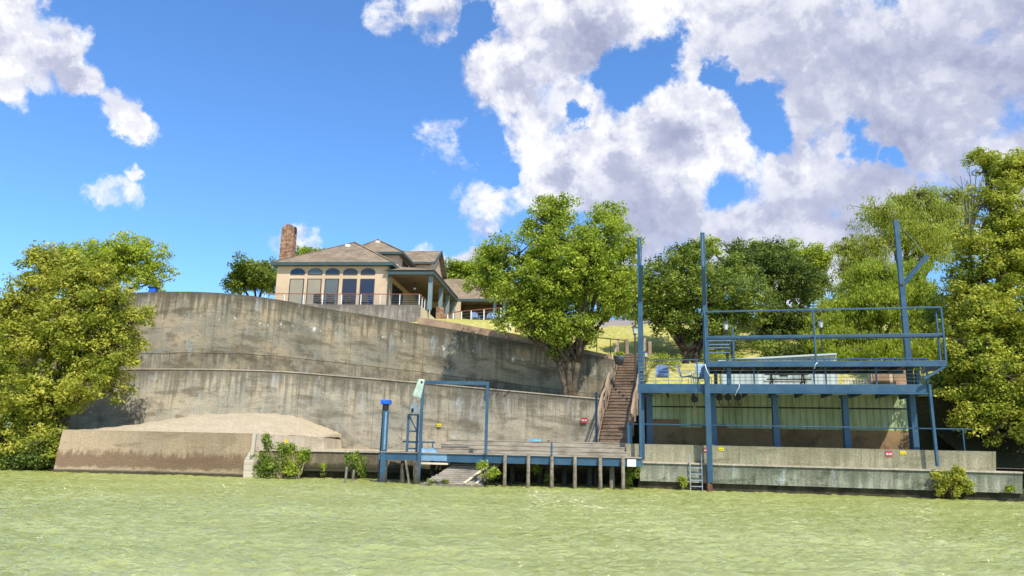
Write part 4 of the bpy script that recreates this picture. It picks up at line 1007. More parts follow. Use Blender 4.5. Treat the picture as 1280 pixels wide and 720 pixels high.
# ---------------------------------------------------------------- wooden stairs
s0 = P(766.5, 555, 37.6); s0[2] = 1.74; s1 = P(790, 443, 47.2); ztop = s1[2]
sv = (s1 - s0) * [1, 1, 0]; SL = np.linalg.norm(sv); sv = unit(sv); sr = np.array([sv[1], -sv[0], 0])
st = thing('wooden_stairs', 'long brown wooden staircase climbing the bank between the grey walls and the blue deck', 'stairs', s0)
nst = 30; rise = (ztop - s0[2]) / nst; land = {9: .75, 17: .75}; run = (SL - 1.5) / nst; dcur = 0; hw = .74
prof = []
for i in range(nst):
    z = s0[2] + rise * (i + 1); p = s0 + sv * dcur; dep = run + land.get(i, 0)
    wv = hw if i < 10 else hw * 1.0
    MB().hexa([vdrop(q, z - .045) for q in (p - sr * wv, p + sr * wv, p + sr * wv + sv * (dep + .03), p - sr * wv + sv * (dep + .03))], [vdrop(q, z) for q in (p - sr * wv, p + sr * wv, p + sr * wv + sv * (dep + .03), p - sr * wv + sv * (dep + .03))]).build('tread', 'stairwood', st)
    MB().hexa([vdrop(q, z - rise + .002) for q in (p - sr * (wv - .02) + sv * .03, p + sr * (wv - .02) + sv * .03, p + sr * (wv - .02) + sv * .06, p - sr * (wv - .02) + sv * .06)], [vdrop(q, z - .047) for q in (p - sr * (wv - .02) + sv * .03, p + sr * (wv - .02) + sv * .03, p + sr * (wv - .02) + sv * .06, p - sr * (wv - .02) + sv * .06)]).build('riser', 'stairwood', st)
    prof.append((dcur, z)); dcur += dep
    if i in (8, 16): pass
for sg in (-1, 1):
    mb_ = MB()
    for (da, za), (db, zb_) in zip(prof[:-1], prof[1:]): mb_.bar(vdrop(s0 + sv * da + sr * sg * (hw + .04), za - .12), vdrop(s0 + sv * db + sr * sg * (hw + .04), zb_ - .12), .05, .3)
    mb_.build('stringer', 'stairwood', st)
    pi = [0, 4, 8, 10, 14, 18, 21, 25, 29]
    tops = []
    for k_ in pi:
        da, za = prof[k_]; q = s0 + sv * (da + .1) + sr * sg * (hw + .12)
        MB().bar(vdrop(q, za - .45), vdrop(q, za + .98), .1, .1).build('post', 'railwood', st); tops.append(vdrop(q, za + .98))
    for A1, B1 in zip(tops[:-1], tops[1:]): MB().bar(A1 + [0, 0, .03], B1 + [0, 0, .03], .13, .05).build('handrail', 'railwood', st)
    for A1, B1 in zip(tops[:-1], tops[1:]): MB().bar(A1 + [0, 0, -.42], B1 + [0, 0, -.42], .04, .09).build('mid_rail', 'railwood', st)
# planter beside the stair top
pp = P(774, 448, 43.1)
pl_ = thing('planter_pot', 'grey pot with a low green plant at the wooden stair top', 'planter', pp)
MB().tube([pp + [0, 0, -.35], pp + [0, 0, .08], pp + [0, 0, .14], pp + [0, 0, .14]], [.22, .33, .35, .3], 14).build('pot', 'pot', pl_, smooth=True)
# hand rail on the lawn left of stairs
hr = thing('garden_railing', 'thin dark garden railing on the lawn left of the stair top', 'railing', P(760, 430, 45.5))
hp = [P(738, 414.5, 46.3), P(746, 422, 46), P(763, 423.5, 46.0), P(781, 425.5, 46.2)]
for A1, B1 in zip(hp[:-1], hp[1:]): MB().tube([A1, B1], .03, 6).build('top_rail', 'frame', hr)
for q in hp[1:]: MB().tube([vdrop(q, q[2] - 1.0), q], .025, 6).build('post', 'frame', hr)
for i, (px, yt) in enumerate(((783.5, 424), (812, 427))):
    q = P(px, yt, 47.3); tag(MB().bar(vdrop(q, q[2] - 1.3), q, .2, .2).build('gate_post', 'railwood'), ('tan wooden post at the stair top left of the first crane', 'pale post on the lawn behind the short black lantern')[i], 'post')

# ---------------------------------------------------------------- house on the hill
HR = -R(5.5); hu = np.array([math.cos(HR), math.sin(HR), 0]); hv = np.array([-math.sin(HR), math.cos(HR), 0])
H0 = P(484, 380, 56.5); H0[2] = 11.72
def Hh(u, v, z): return H0 + hu * u + hv * v + np.array([0, 0, z - 11.72])
def hpix(px, py, v):
    """point of the plane at depth v of the house"""
    pl = H0 + hv * v; r = ray(px, py); t = np.dot(pl - C0, hv) / np.dot(r, hv); return C0 + r * t
def huv(p): d_ = p - H0; return float(d_ @ hu), float(d_ @ hv), float(p[2])
house = thing('hill_house', 'tan stucco house with brown shingle hip roofs and five arched windows on the hill', 'house', H0)
def hbox(u0, u1, v0, v1, z0, z1, name, mat, par=house, bevel=0):
    return MB().hexa([Hh(u0, v0, z0), Hh(u1, v0, z0), Hh(u1, v1, z0), Hh(u0, v1, z0)], [Hh(u0, v0, z1), Hh(u1, v0, z1), Hh(u1, v1, z1), Hh(u0, v1, z1)]).build(name, mat, par, bevel=bevel)
UL = huv(hpix(345.5, 350, 0))[0]; ZE = huv(hpix(415, 333, 0))[2]; ZF = 11.72
hbox(UL, 0, 0, 14, ZF - 1.5, ZE, 'wall', 'stucco')
def hip(u0, u1, v0, v1, ze, peak_u0, peak_u1, pv0, pv1, zp_, oh, name='roof', fas=.26):
    E = [Hh(u0 - oh, v0 - oh, ze), Hh(u1 + oh, v0 - oh, ze), Hh(u1 + oh, v1 + oh, ze), Hh(u0 - oh, v1 + oh, ze)]
    Tt = [Hh(peak_u0, pv0, zp_), Hh(peak_u1, pv1, zp_)]
    mb__ = MB(); mb__.add(E + Tt, [(0, 1, 4), (1, 2, 5, 4), (2, 3, 5), (3, 0, 4, 5), (3, 2, 1, 0)])
    rf = mb__.build(name, 'roof', house)
    f_ = MB(); g = .04
    f_.hexa([Hh(u0 - oh - g, v0 - oh - g, ze - fas), Hh(u1 + oh + g, v0 - oh - g, ze - fas), Hh(u1 + oh + g, v1 + oh + g, ze - fas), Hh(u0 - oh - g, v1 + oh + g, ze - fas)],
            [Hh(u0 - oh - g, v0 - oh - g, ze - .003), Hh(u1 + oh + g, v0 - oh - g, ze - .003), Hh(u1 + oh + g, v1 + oh + g, ze - .003), Hh(u0 - oh - g, v1 + oh + g, ze - .003)])
    f_.build('fascia', 'trim', rf)
    rr = MB()
    for A1, B1 in ((E[0], Tt[0]), (E[1], Tt[0]), (E[2], Tt[1]), (Tt[0], Tt[1])):
        if np.linalg.norm(A1 - B1) > .1: rr.bar(A1 + [0, 0, .03], B1 + [0, 0, .03], .22, .05)
    rr.build('ridge_cap', 'roof', rf)
    return rf
pk = huv(hpix(443, 303, 6.5))
rf1 = hip(UL, 0, 0, 14, ZE + .27, pk[0], pk[0], 6.5, 9.0, pk[2], .38)
# roof vent
def vent(px, py, v, par):
    q = hpix(px, py, v); MB().box(q + [0, 0, .05], (.4, .5, .28), HR).build('roof_vent', 'white', par, bevel=.06)
vent(435, 308.5, 4.9, rf1)
# chimney with arched cap
cu, cv_ = UL - .35, 4.2
cl, cr = huv(hpix(348.5, 326, cv_))[0], huv(hpix(364, 326, cv_))[0]; czt = huv(hpix(358, 280, cv_))[2]
ch_ = MB(); pts = [(cl, ZF - 1), (cr, ZF - 1), (cr, czt - .45)] + [((cl + cr) / 2 + (cr - cl) / 2 * math.cos(a), czt - .45 + .45 * math.sin(a)) for a in np.linspace(.25, math.pi - .25, 6)] + [(cl, czt - .45)]
ch_.prism([Hh(u_, cv_, z_) for u_, z_ in pts], hv * .75); ch_.build('chimney', 'brick', house)
hbox(cr - .25, cr + .03, cv_ + .15, cv_ + .6, czt - .75, czt - .2, 'flue_opening', 'black')
# windows of the front room
wins = [(361.7, 379.7), (383.7, 401.7), (405.8, 423.3), (428, 445.7), (450, 468)]
zw1 = huv(hpix(415, 348.5, 0))[2]; za0 = huv(hpix(415, 343.3, 0))[2]; za1 = huv(hpix(415, 335.6, 0))[2]
for i, (x0, x1) in enumerate(wins):
    u0, u1 = huv(hpix(x0, 360, 0))[0], huv(hpix(x1, 360, 0))[0]; zw0 = ZF + .12
    mb_ = MB(); w_ = .07
    mb_.prism([Hh(u0, -.05, zw0), Hh(u1, -.05, zw0), Hh(u1, -.05, zw1), Hh(u0, -.05, zw1)], hv * .045)
    fr1 = mb_.build('window', 'frame', house)
    MB().prism([Hh(u0 + w_, -.056, zw0 + w_), Hh(u1 - w_, -.056, zw0 + w_), Hh(u1 - w_, -.056, zw1 - w_), Hh(u0 + w_, -.056, zw1 - w_)], hv * .006).build('pane', ('blinds', 'blinds', 'glass_pale', 'glass', 'glass')[i], fr1)  # third pane: cloud reflection put into its paler glass colour
    def archpts(u0, u1, z0, z1, y): return [Hh(u0, y, z0), Hh(u1, y, z0)] + [Hh((u0 + u1) / 2 + (u1 - u0) / 2 * math.cos(a), y, z0 + (z1 - z0) * (.35 + .65 * math.sin(a)) if a not in (0, math.pi) else z0 + (z1 - z0) * .35) for a in np.linspace(0, math.pi, 11)]
    fr2 = MB().prism(archpts(u0, u1, za0, za1, -.05), hv * .045).build('arched_window', 'frame', house)
    MB().prism(archpts(u0 + .06, u1 - .06, za0 + .06, za1 - .05, -.056), hv * .006).build('pane', 'glass_pale' if i == 1 else 'glass', fr2)
# downpipe at the corner
hbox(-.02, .1, -.12, -.02, ZF, ZE, 'downpipe', 'trim')
# side doors onto the porch
for k_ in range(4):
    v0 = 1.2 + k_ * .9; f_ = hbox(.003, .05, v0, v0 + .82, ZF, ZF + 2.3, 'patio_door', 'frame'); hbox(.052, .06, v0 + .08, v0 + .74, ZF + .1, ZF + 2.2, 'pane', 'glass', f_)
# porch: flat ceiling, deep green fascia, shed roof, columns on brick piers
PU = huv(hpix(541, 340, -.2))[0]; PZt = huv(hpix(510, 338, -.2))[2]; PZb = PZt - .34; PV = 11.0
hbox(.12, PU - .05, -.15, PV, PZb + .02, PZb + .08, 'porch_ceiling', 'soffit')
hbox(-.0, PU, -.3, -.16, PZb, PZt, 'porch_fascia', 'trim'); hbox(PU + .003, PU + .12, -.3, PV, PZb, PZt, 'porch_fascia', 'trim')
mb_ = MB(); mb_.add([Hh(-.3, -.4, PZt + .01), Hh(PU + .2, -.4, PZt + .01), Hh(PU + .2, PV, PZt + .01), Hh(-.3, PV, PZt + .01), Hh(-.3, 2.0, PZt + .95), Hh(.4, 2.6, PZt + .95), Hh(.4, PV, PZt + .95), Hh(-.3, PV, PZt + .95)],
                    [(0, 1, 5, 4), (1, 2, 6, 5), (4, 5, 6, 7), (2, 3, 7, 6), (3, 0, 4, 7), (3, 2, 1, 0)]); mb_.build('porch_roof', 'roof', house)
for (px, v) in ((532, .15), (549.5, 4.6), (558.5, 7.6), (566, 10.6)):
    u_ = huv(hpix(px, 365, v))[0]; u_ = PU - .25
    hbox(u_ - .14, u_ + .14, v, v + .28, ZF + .0 if px == 532 else ZF + .95, PZb, 'porch_column', 'steel_light' if False else 'trim2')if False else None
M['colpaint'] = simple('blue_green_column_paint', (.17, .24, .25), .5, 0, .1, 2)
for i, v in enumerate((.1, 4.4, 7.6, 10.6)):
    u_ = PU - .22
    hbox(u_ - .15, u_ + .15, v, v + .3, ZF if i == 0 else ZF + .95, PZb, 'porch_column', 'colpaint')
    if i: hbox(u_ - .3, u_ + .3, v - .15, v + .45, ZF - .2, ZF + .948, 'brick_pier', 'brick', bevel=.02)
hbox(.0, PU + .4, PV, PV + .2, ZF - .2, PZb + .0, 'wall', 'stucco')
hbox(1.2, 2.2, PV - .03, PV - .003, ZF, ZF + 2.1, 'patio_door', 'frame')
# ceiling fan and lamp
fq = Hh(1.5, 2.6, PZb - .35)
fan = MB(); fan.tube([fq + [0, 0, .35], fq], .03, 6); fan.tube([fq + [0, 0, -.02], fq + [0, 0, -.12]], .12, 10)
for a in (0.3, 1.87, 3.44, 5.0): fan.bar(fq + np.array([math.cos(a) * .12, math.sin(a) * .12, -.05]), fq + np.array([math.cos(a) * .65, math.sin(a) * .65, -.05]), .14, .015)
fan = fan.build('ceiling_fan', 'frame', house); MB().tube([fq + [0, 0, -.121], fq + [0, 0, -.25]], [.13, .08], 10).build('lamp_shade', 'white', fan)
# upper volume and its hip roof
V2 = 6.2
e0, e1 = huv(hpix(459, 315, V2 - .5)), huv(hpix(504, 314.5, V2 - .5)); z2 = e1[2]; pk2 = huv(hpix(474, 301.5, V2 + 3.0))
u20, u21 = e0[0] - 1.5, e1[0] - .5
hbox(u20, u21, V2, V2 + 5, ZE, z2 - .1, 'wall', 'stucco')
rf2 = hip(u20, u21, V2, V2 + 5, z2, pk2[0], pk2[0], V2 + 2.5, V2 + 3.2, pk2[2], .5, fas=.2)
vent(472.5, 304, V2 + 2.0, rf2)
f_ = hbox(u21 + .003, u21 + .05, V2 + 1.4, V2 + 3.4, z2 - .95, z2 - .3, 'window', 'frame'); hbox(u21 + .052, u21 + .06, V2 + 1.5, V2 + 3.3, z2 - .88, z2 - .36, 'pane', 'glass', f_)
# third roof: side gable
V3 = 10.5
g0, g1 = huv(hpix(506, 327, V3)), huv(hpix(537, 327, V3)); r1 = huv(hpix(546, 313.5, V3 + 3)); ze3, zr3 = g1[2], r1[2]; ur = g1[0] + .15
u30 = g0[0] - 2; mb_ = MB(); oh = .35
mb_.add([Hh(u30, V3 - .3, ze3 - .12), Hh(ur + oh, V3 - .3, ze3 - .12), Hh(ur + oh, V3 + 3, zr3), Hh(u30, V3 + 3, zr3), Hh(ur + oh, V3 + 6.3, ze3 - .12), Hh(u30, V3 + 6.3, ze3 - .12),
         Hh(u30, V3 - .3, ze3 - .3), Hh(ur + oh, V3 - .3, ze3 - .3), Hh(ur + oh, V3 + 3, zr3 - .18), Hh(u30, V3 + 3, zr3 - .18), Hh(ur + oh, V3 + 6.3, ze3 - .3), Hh(u30, V3 + 6.3, ze3 - .3)],
        [(0, 1, 2, 3), (3, 2, 4, 5), (9, 8, 7, 6), (11, 10, 8, 9), (0, 6, 7, 1), (5, 4, 10, 11), (1, 7, 8, 2), (2, 8, 10, 4)]); rf3 = mb_.build('gable_roof', 'roof', house)
mb_ = MB(); mb_.bar(Hh(ur + oh + .03, V3 - .3, ze3 - .2), Hh(ur + oh + .03, V3 + 3, zr3 - .08), .05, .24); mb_.bar(Hh(ur + oh + .03, V3 + 3, zr3 - .08), Hh(ur + oh + .03, V3 + 6.3, ze3 - .2), .05, .24)
mb_.bar(Hh(u30, V3 - .34, ze3 - .21), Hh(ur + oh, V3 - .34, ze3 - .21), .05, .2); mb_.build('fascia', 'trim', rf3)
mb_ = MB(); mb_.prism([Hh(u30 + .2, V3, ZE), Hh(u30 + .2, V3 + 6, ZE), Hh(u30 + .2, V3 + 6, ze3 - .3), Hh(u30 + .2, V3 + 3, zr3 - .3), Hh(u30 + .2, V3, ze3 - .3)], hu * (ur - u30 - .2)); mb_.build('gable_wall', 'stucco', house)
# right wing
VW = 11.6
wz = huv(hpix(590, 374.5, VW))[2]; wr = huv(hpix(585, 348.5, VW + 5))[2]; wu0 = huv(hpix(571, 370, VW))[0]; wu1 = wu0 + 9.0
mb_ = MB(); E = [Hh(wu0 - 3, VW - .4, wz), Hh(wu1, VW - .4, wz), Hh(wu1, VW + 10, wz), Hh(wu0 - 3, VW + 10, wz)]; Tt = [Hh(wu0 - 3, VW + 5, wr), Hh(wu1 - 4.5, VW + 5, wr)]
mb_.add(E + Tt, [(0, 1, 5, 4), (1, 2, 5), (2, 3, 4, 5), (3, 0, 4), (3, 2, 1, 0)]); rf4 = mb_.build('roof', 'roof', house)
hbox(wu0 - 3, wu1 + .02, VW - .46, VW - .403, wz - .25, wz - .004, 'fascia', 'trim', rf4)
hbox(wu0 - .6, wu1 - .8, VW + 3, VW + 9, ZF - .2, wz - .05, 'wall', 'soffit')
for k_, uu_ in enumerate((wu0 + .2, wu0 + 3.6, wu0 + 4.5, wu0 + 8)): hbox(uu_ - .14, uu_ + .14, VW - .1, VW + .18, ZF - .1, wz - .05, 'porch_column', 'colpaint')
for uu_ in (wu0 + 1.0, wu0 + 2.4, wu0 + 5.3): f_ = hbox(uu_, uu_ + 1.1, VW + 2.95, VW + 2.997, ZF, ZF + 2.1, 'patio_door', 'white' if uu_ > wu0 + 5 else 'frame'); hbox(uu_ + .1, uu_ + 1.0, VW + 2.93, VW + 2.948, ZF + .12, ZF + 2.0, 'pane', 'blinds' if uu_ > wu0 + 5 else 'glass', f_)

# terrace wall, cream return and railing with red handrail
TY = -2.4
tu0 = huv(hpix(331, 372, TY))[0]; tu1 = huv(hpix(525, 380, TY))[0]; TZ = huv(hpix(430, 380.5, TY))[2]
terr = thing('terrace', 'grey concrete house terrace with a cream right side, above the upper retaining wall', 'terrace', Hh(tu1, TY, 9))
a_, b_ = Hh(tu0, TY, TZ), Hh(tu1, TY, TZ)
wall_sheet([a_ * (1 - f) + b_ * f for f in np.linspace(0, 1, 12)], [vdrop(a_ * (1 - f) + b_ * f, 8.6) for f in np.linspace(0, 1, 12)], .3, terr, 'front_wall', 'conc_terrace', smooth_path=False)
MB().hexa([Hh(tu1 - .3, TY + .303, 8.6), Hh(tu1, TY + .303, 8.6), Hh(tu1, 4.6, 9.4), Hh(tu1 - .3, 4.6, 9.4)], [Hh(tu1 - .3, TY + .303, TZ), Hh(tu1, TY + .303, TZ), Hh(tu1, 4.6, TZ - .1), Hh(tu1 - .3, 4.6, TZ - .1)]).build('side_wall', 'cream', terr)
MB().hexa([Hh(tu0, TY + .3, TZ - .2), Hh(tu1 - .3, TY + .3, TZ - .2), Hh(tu1 - .3, 6, TZ - .2), Hh(tu0, 6, TZ - .2)], [Hh(tu0, TY + .3, TZ - .02), Hh(tu1 - .3, TY + .3, TZ - .02), Hh(tu1 - .3, 6, TZ - .02), Hh(tu0, 6, TZ - .02)]).build('floor', 'drive', terr)
rl = thing('terrace_railing', 'cable railing with a reddish handrail along the house terrace', 'railing', Hh(tu0, TY, TZ))
A1, B1, C1 = Hh(tu0, TY + .15, TZ), Hh(tu1 - .1, TY + .15, TZ), Hh(tu1 - .1, 1.6, TZ)
RH = huv(hpix(430, 367, TY))[2] - TZ
for (p, q, n_) in ((A1, B1, 8), (B1, C1, 4)):
    MB().bar(p + [0, 0, RH], q + [0, 0, RH], .09, .05).build('handrail', 'redrail', rl)
    for f in np.linspace(0, 1, n_ + 1)[(0 if n_ == 8 else 1):]:
        w_ = p * (1 - f) + q * f; MB().bar(w_, w_ + [0, 0, RH - .03], .06, .06).build('railing_post', 'white', rl)
    for z in np.linspace(.12, RH - .14, 5): MB().tube([p + [0, 0, z], q + [0, 0, z]], .008, 4).build('cable', 'cable', rl)
# terrace chairs
def lounge(u_, label):
    t = thing('terrace_chair', label, 'chair', (0, 0, 0), 0, 'dark chairs on the house terrace')
    MB().box((0, 0, .38), (.6, .55, .08)).build('seat', 'frame', t); MB().box((0, .3, .68), (.6, .08, .6)).build('backrest', 'frame', t)
    for sx in (-1, 1):
        MB().box((sx * .3, 0, .55), (.06, .55, .05)).build('armrest', 'frame', t)
        for sy in (-.24, .24): MB().box((sx * .27, sy, .17), (.05, .05, .34)).build('leg', 'frame', t)
    return t
q = Hh(0, -1, TZ)
l1 = lounge(0, 'dark terrace chair in front of the second tall window from the left')
spots_ = [(398.5, 'x', 2.9), (413, 'dark terrace chair in front of the third tall window, pale reflection behind', 3.3), (437, 'dark terrace chair in front of the fourth tall window', 2.8), (454, 'dark terrace chair in front of the last tall window on the right', 3.4)]
for i, (px, lb, rz) in enumerate(spots_):
    o = l1 if i == 0 else copy_tree(l1)
    pq = hpix(px, 378, -1.0); o.location = (pq[0], pq[1], TZ); o.rotation_euler.z = rz
    if i: o['label'] = lb

# tan garden wall right of the porch, white posts with red rail
tw_ = thing('garden_wall', 'low tan garden wall below the porch railing behind the lawn strip', 'wall', P(640, 410, 56))
gw = [P(575, 402, 56.6), P(600, 403, 56.3), P(640, 404, 56), P(684, 405, 55.8)]; zgw = gw[2][2]; gw = [vdrop(q, zgw) for q in gw]
wall_sheet(gw, [vdrop(q, zgw - 2.2) for q in gw], .3, tw_, 'wall_face', 'tanwall', rows=2, smooth_path=False)
MB().bar(gw[-1] + [0, .3, -1.1], gw[-1] + [1.4, 5, -1.1], .3, 2.2).build('return_wall', 'tanwall', tw_)
pr2 = thing('porch_railing', 'cable railing with white posts and red rail by the right wing of the house', 'railing', P(600, 400, 57.5))
rp_ = [P(560, 389, 60.5), P(567, 389.5, 60), P(577, 390, 59.5), P(589, 391, 59), P(605, 392, 58.5), P(626, 393.5, 57.8)]; rp_ = [vdrop(q, 12.15 + .02 * i) for i, q in enumerate(rp_)]
for p, q in zip(rp_[:-1], rp_[1:]):
    MB().bar(p, q, .09, .06).build('handrail', 'redrail', pr2)
    for z in (.25, .5, .75): MB().tube([p - [0, 0, z], q - [0, 0, z]], .01, 4).build('cable', 'cable', pr2)
for q in rp_: MB().bar(q - [0, 0, 1.05], q - [0, 0, .03], .09, .09).build('railing_post', 'white', pr2)
for i, (px, py0, py1) in enumerate(((637.5, 400, 412), (657, 404, 416), (678, 405, 419))):
    q0, q1 = P(px, py0, 55.2), P(px, py1 + 2, 55.2)
    tag(MB().bar(vdrop(q0, q1[2] - .3), q0, .09, .09).build('garden_post', 'white'), ('white slim post on the lawn against the left part of the tan garden wall', 'white slim post in the middle of the tan garden wall', 'white slim post near the right end of the tan garden wall')[i], 'post')
# blue porch chairs
for i, (px, rz) in enumerate(((594, .3), (611, -.4), (621, .5))):
    pq = P(px, 400, 62.5)
    if i == 0: pc_ = mesh_chair((pq[0], pq[1], ZF), rz, 'x'); pc_['group'] = 'pale blue chairs on the wing porch'
    o = pc_ if i == 0 else copy_tree(pc_)
    o.location = (pq[0], pq[1], ZF); o.rotation_euler.z = rz
    o['label'] = ('pale blue chair on the wing porch behind the last white rail post gap', 'pale blue chair on the wing porch right of the pair of columns', 'pale blue chair on the wing porch beside the pale door')[i]
# parked vehicle half hidden behind leaves
cq = P(645, 402, 66); cq[2] = 11.72
car = thing('parked_car', 'white parked car mostly hidden by the big tree leaves behind the garden wall', 'car', cq)
prof_ = [(-2.2, .35), (2.2, .35), (2.25, .75), (2.1, .95), (1.1, 1.05), (.4, 1.5), (-1.3, 1.52), (-2.0, 1.05), (-2.25, .9)]
cr_ = np.array([math.cos(-.95), math.sin(-.95), 0]); cn_ = np.array([-cr_[1], cr_[0], 0])
MB().prism([cq + cr_ * x - cn_ * .88 + [0, 0, z] for x, z in prof_], cn_ * 1.76).build('body', 'white', car, bevel=.06)
MB().prism([cq + cr_ * x - cn_ * .8 + [0, 0, z] for x, z in ((1.13, 1.09), (.5, 1.47), (.42, 1.47), (1.03, 1.09))], cn_ * 1.6).build('windscreen', 'glass', car)
for sx in (-1.35, 1.4):
    for sy in (-.9, .72):
        c_ = cq + cr_ * sx + cn_ * sy + [0, 0, .33]; w_ = MB().tube([c_, c_ + cn_ * .2], .33, 14).build('wheel', 'tyre', car); MB().tube([c_ - cn_ * .01, c_ + cn_ * .21], .18, 10).build('rim', 'alu', w_)
for sy in (-.6, .6): MB().box(cq + cr_ * 2.22 + cn_ * sy + [0, 0, .72], (.1, .3, .16), -.95).build('headlight', 'lamp_glass', car)
# driveway strip above the lawn
A_, B_ = P(690, 404, 60), P(1100, 404, 60)
G = np.array([[[2, 59.4, 8.9], [13, 59.4, 8.9]], [[2, 65, 12.55], [13, 65, 12.55]], [[2, 70, 11.5], [13, 70, 11.5]]])
tag(grid_mesh('driveway', G[:, :, 0], G[:, :, 1], G[:, :, 2] + .1, 'drive'), None, None, None, 'structure')
# utility pole with wire
uq = P(1065, 293, 75); up_ = thing('utility_pole', 'dark utility pole top with a wire rising between the right trees', 'pole', vdrop(uq, 12))
MB().tube([vdrop(uq, 11), uq], [.18, .13], 8).build('pole', 'frame', up_); MB().tube([uq + [0, 0, -.9], P(1055, 301, 76), P(1010, 318, 78), P(960, 330, 80)], .03, 4).build('wire', 'black', up_)
MB().tube([P(1057, 297.5, 76), P(1057, 301, 76)], .3, 8).build('insulator', 'black', up_)
# blue box at the far left top of the wall
q = P(191.5, 363.5, 47.8); t = thing('pump_box', 'small blue box on top of the left end of the upper grey wall', 'box', q)
MB().box(q, (.42, .4, .36)).build('body', 'cap', t, bevel=.02); MB().box(q + [.0, 0, .2], (.6, .5, .04)).build('lid', 'black', t)

# ---------------------------------------------------------------- foliage
def leaf_mesh(name, cen, rad, cnt, size, mat, parent, seed, droop=0, flat=.7, var=.85, aspect=.55):
    """cen (n,3) clump centres, rad (n,) clump radii, cnt leaves per clump: small folded leaf faces"""
    r_ = np.random.default_rng(seed); n = len(cen); idx = np.repeat(np.arange(n), cnt); m_ = len(idx)
    d = r_.normal(size=(m_, 3)); d /= np.linalg.norm(d, axis=1)[:, None]
    rr = r_.random(m_) ** .42
    off = d * (rr * rad[idx])[:, None]; off[:, 2] *= flat
    if droop: off[:, 2] -= droop * r_.random(m_) * rad[idx] * 2
    p = cen[idx] + off
    nrm = d * .8 + r_.normal(size=(m_, 3)) * .6 + np.array([0, 0, .55]); nrm /= np.linalg.norm(nrm, axis=1)[:, None]
    t = np.cross(nrm, r_.normal(size=(m_, 3))); t /= np.linalg.norm(t, axis=1)[:, None]
    if droop: t = t * .4 + np.array([0, 0, -1.0]); t /= np.linalg.norm(t, axis=1)[:, None]
    b = np.cross(nrm, t); s = size * (.6 + .8 * r_.random(m_))
    tipd = t * s[:, None]; sd_ = b * (s * aspect)[:, None]; drop = nrm * (-.18 * s)[:, None]
    V = np.stack([p - tipd * .9, p - sd_ + drop - tipd * .1, p + tipd, p + sd_ + drop - tipd * .1], 1).reshape(-1, 3)
    o0 = np.zeros(3); q = parent
    while q is not None: o0 += np.array(q.location); q = q.parent
    V = V - o0
    me = bpy.data.meshes.new(name); me.vertices.add(m_ * 4); me.vertices.foreach_set('co', V.astype(np.float32).ravel())
    me.loops.add(m_ * 4); me.loops.foreach_set('vertex_index', np.arange(m_ * 4, dtype=np.int32))
    me.polygons.add(m_); me.polygons.foreach_set('loop_start', np.arange(0, m_ * 4, 4, dtype=np.int32)); me.polygons.foreach_set('loop_total', np.full(m_, 4, np.int32))
    me.update(calc_edges=True)
    lv = np.clip(.5 + var * (r_.normal(size=n)[idx] * .35 + r_.normal(size=m_) * .35), 0, 1)
    a = me.attributes.new('lv', 'FLOAT', 'POINT'); a.data.foreach_set('value', np.repeat(lv, 4).astype(np.float32))
    me.materials.append(M[mat]); ob = bpy.data.objects.new(name, me); col.objects.link(ob); ob.parent = parent
    return ob
M['lf_yel'] = leafmat('leaf_yellow_green', (.14, .19, .015), (.52, .49, .07))
M['lf_right'] = leafmat('leaf_fresh_yellow_green', (.12, .18, .014), (.50, .49, .06))
M['lf_mid'] = leafmat('leaf_mid_green', (.11, .18, .015), (.43, .49, .05))
M['lf_dark'] = leafmat('leaf_dark_green', (.06, .11, .015), (.30, .35, .05), .33)
M['lf_juni'] = leafmat('leaf_blackish_green', (.04, .07, .012), (.20, .25, .04), .3)
M['lf_bright'] = leafmat('leaf_bright_lime', (.17, .25, .02), (.48, .52, .06), .45)
M['lf_feather'] = leafmat('leaf_olive', (.18, .23, .025), (.50, .52, .08), .45)
M['lf_shrub'] = leafmat('leaf_shrub', (.08, .15, .015), (.30, .36, .05))

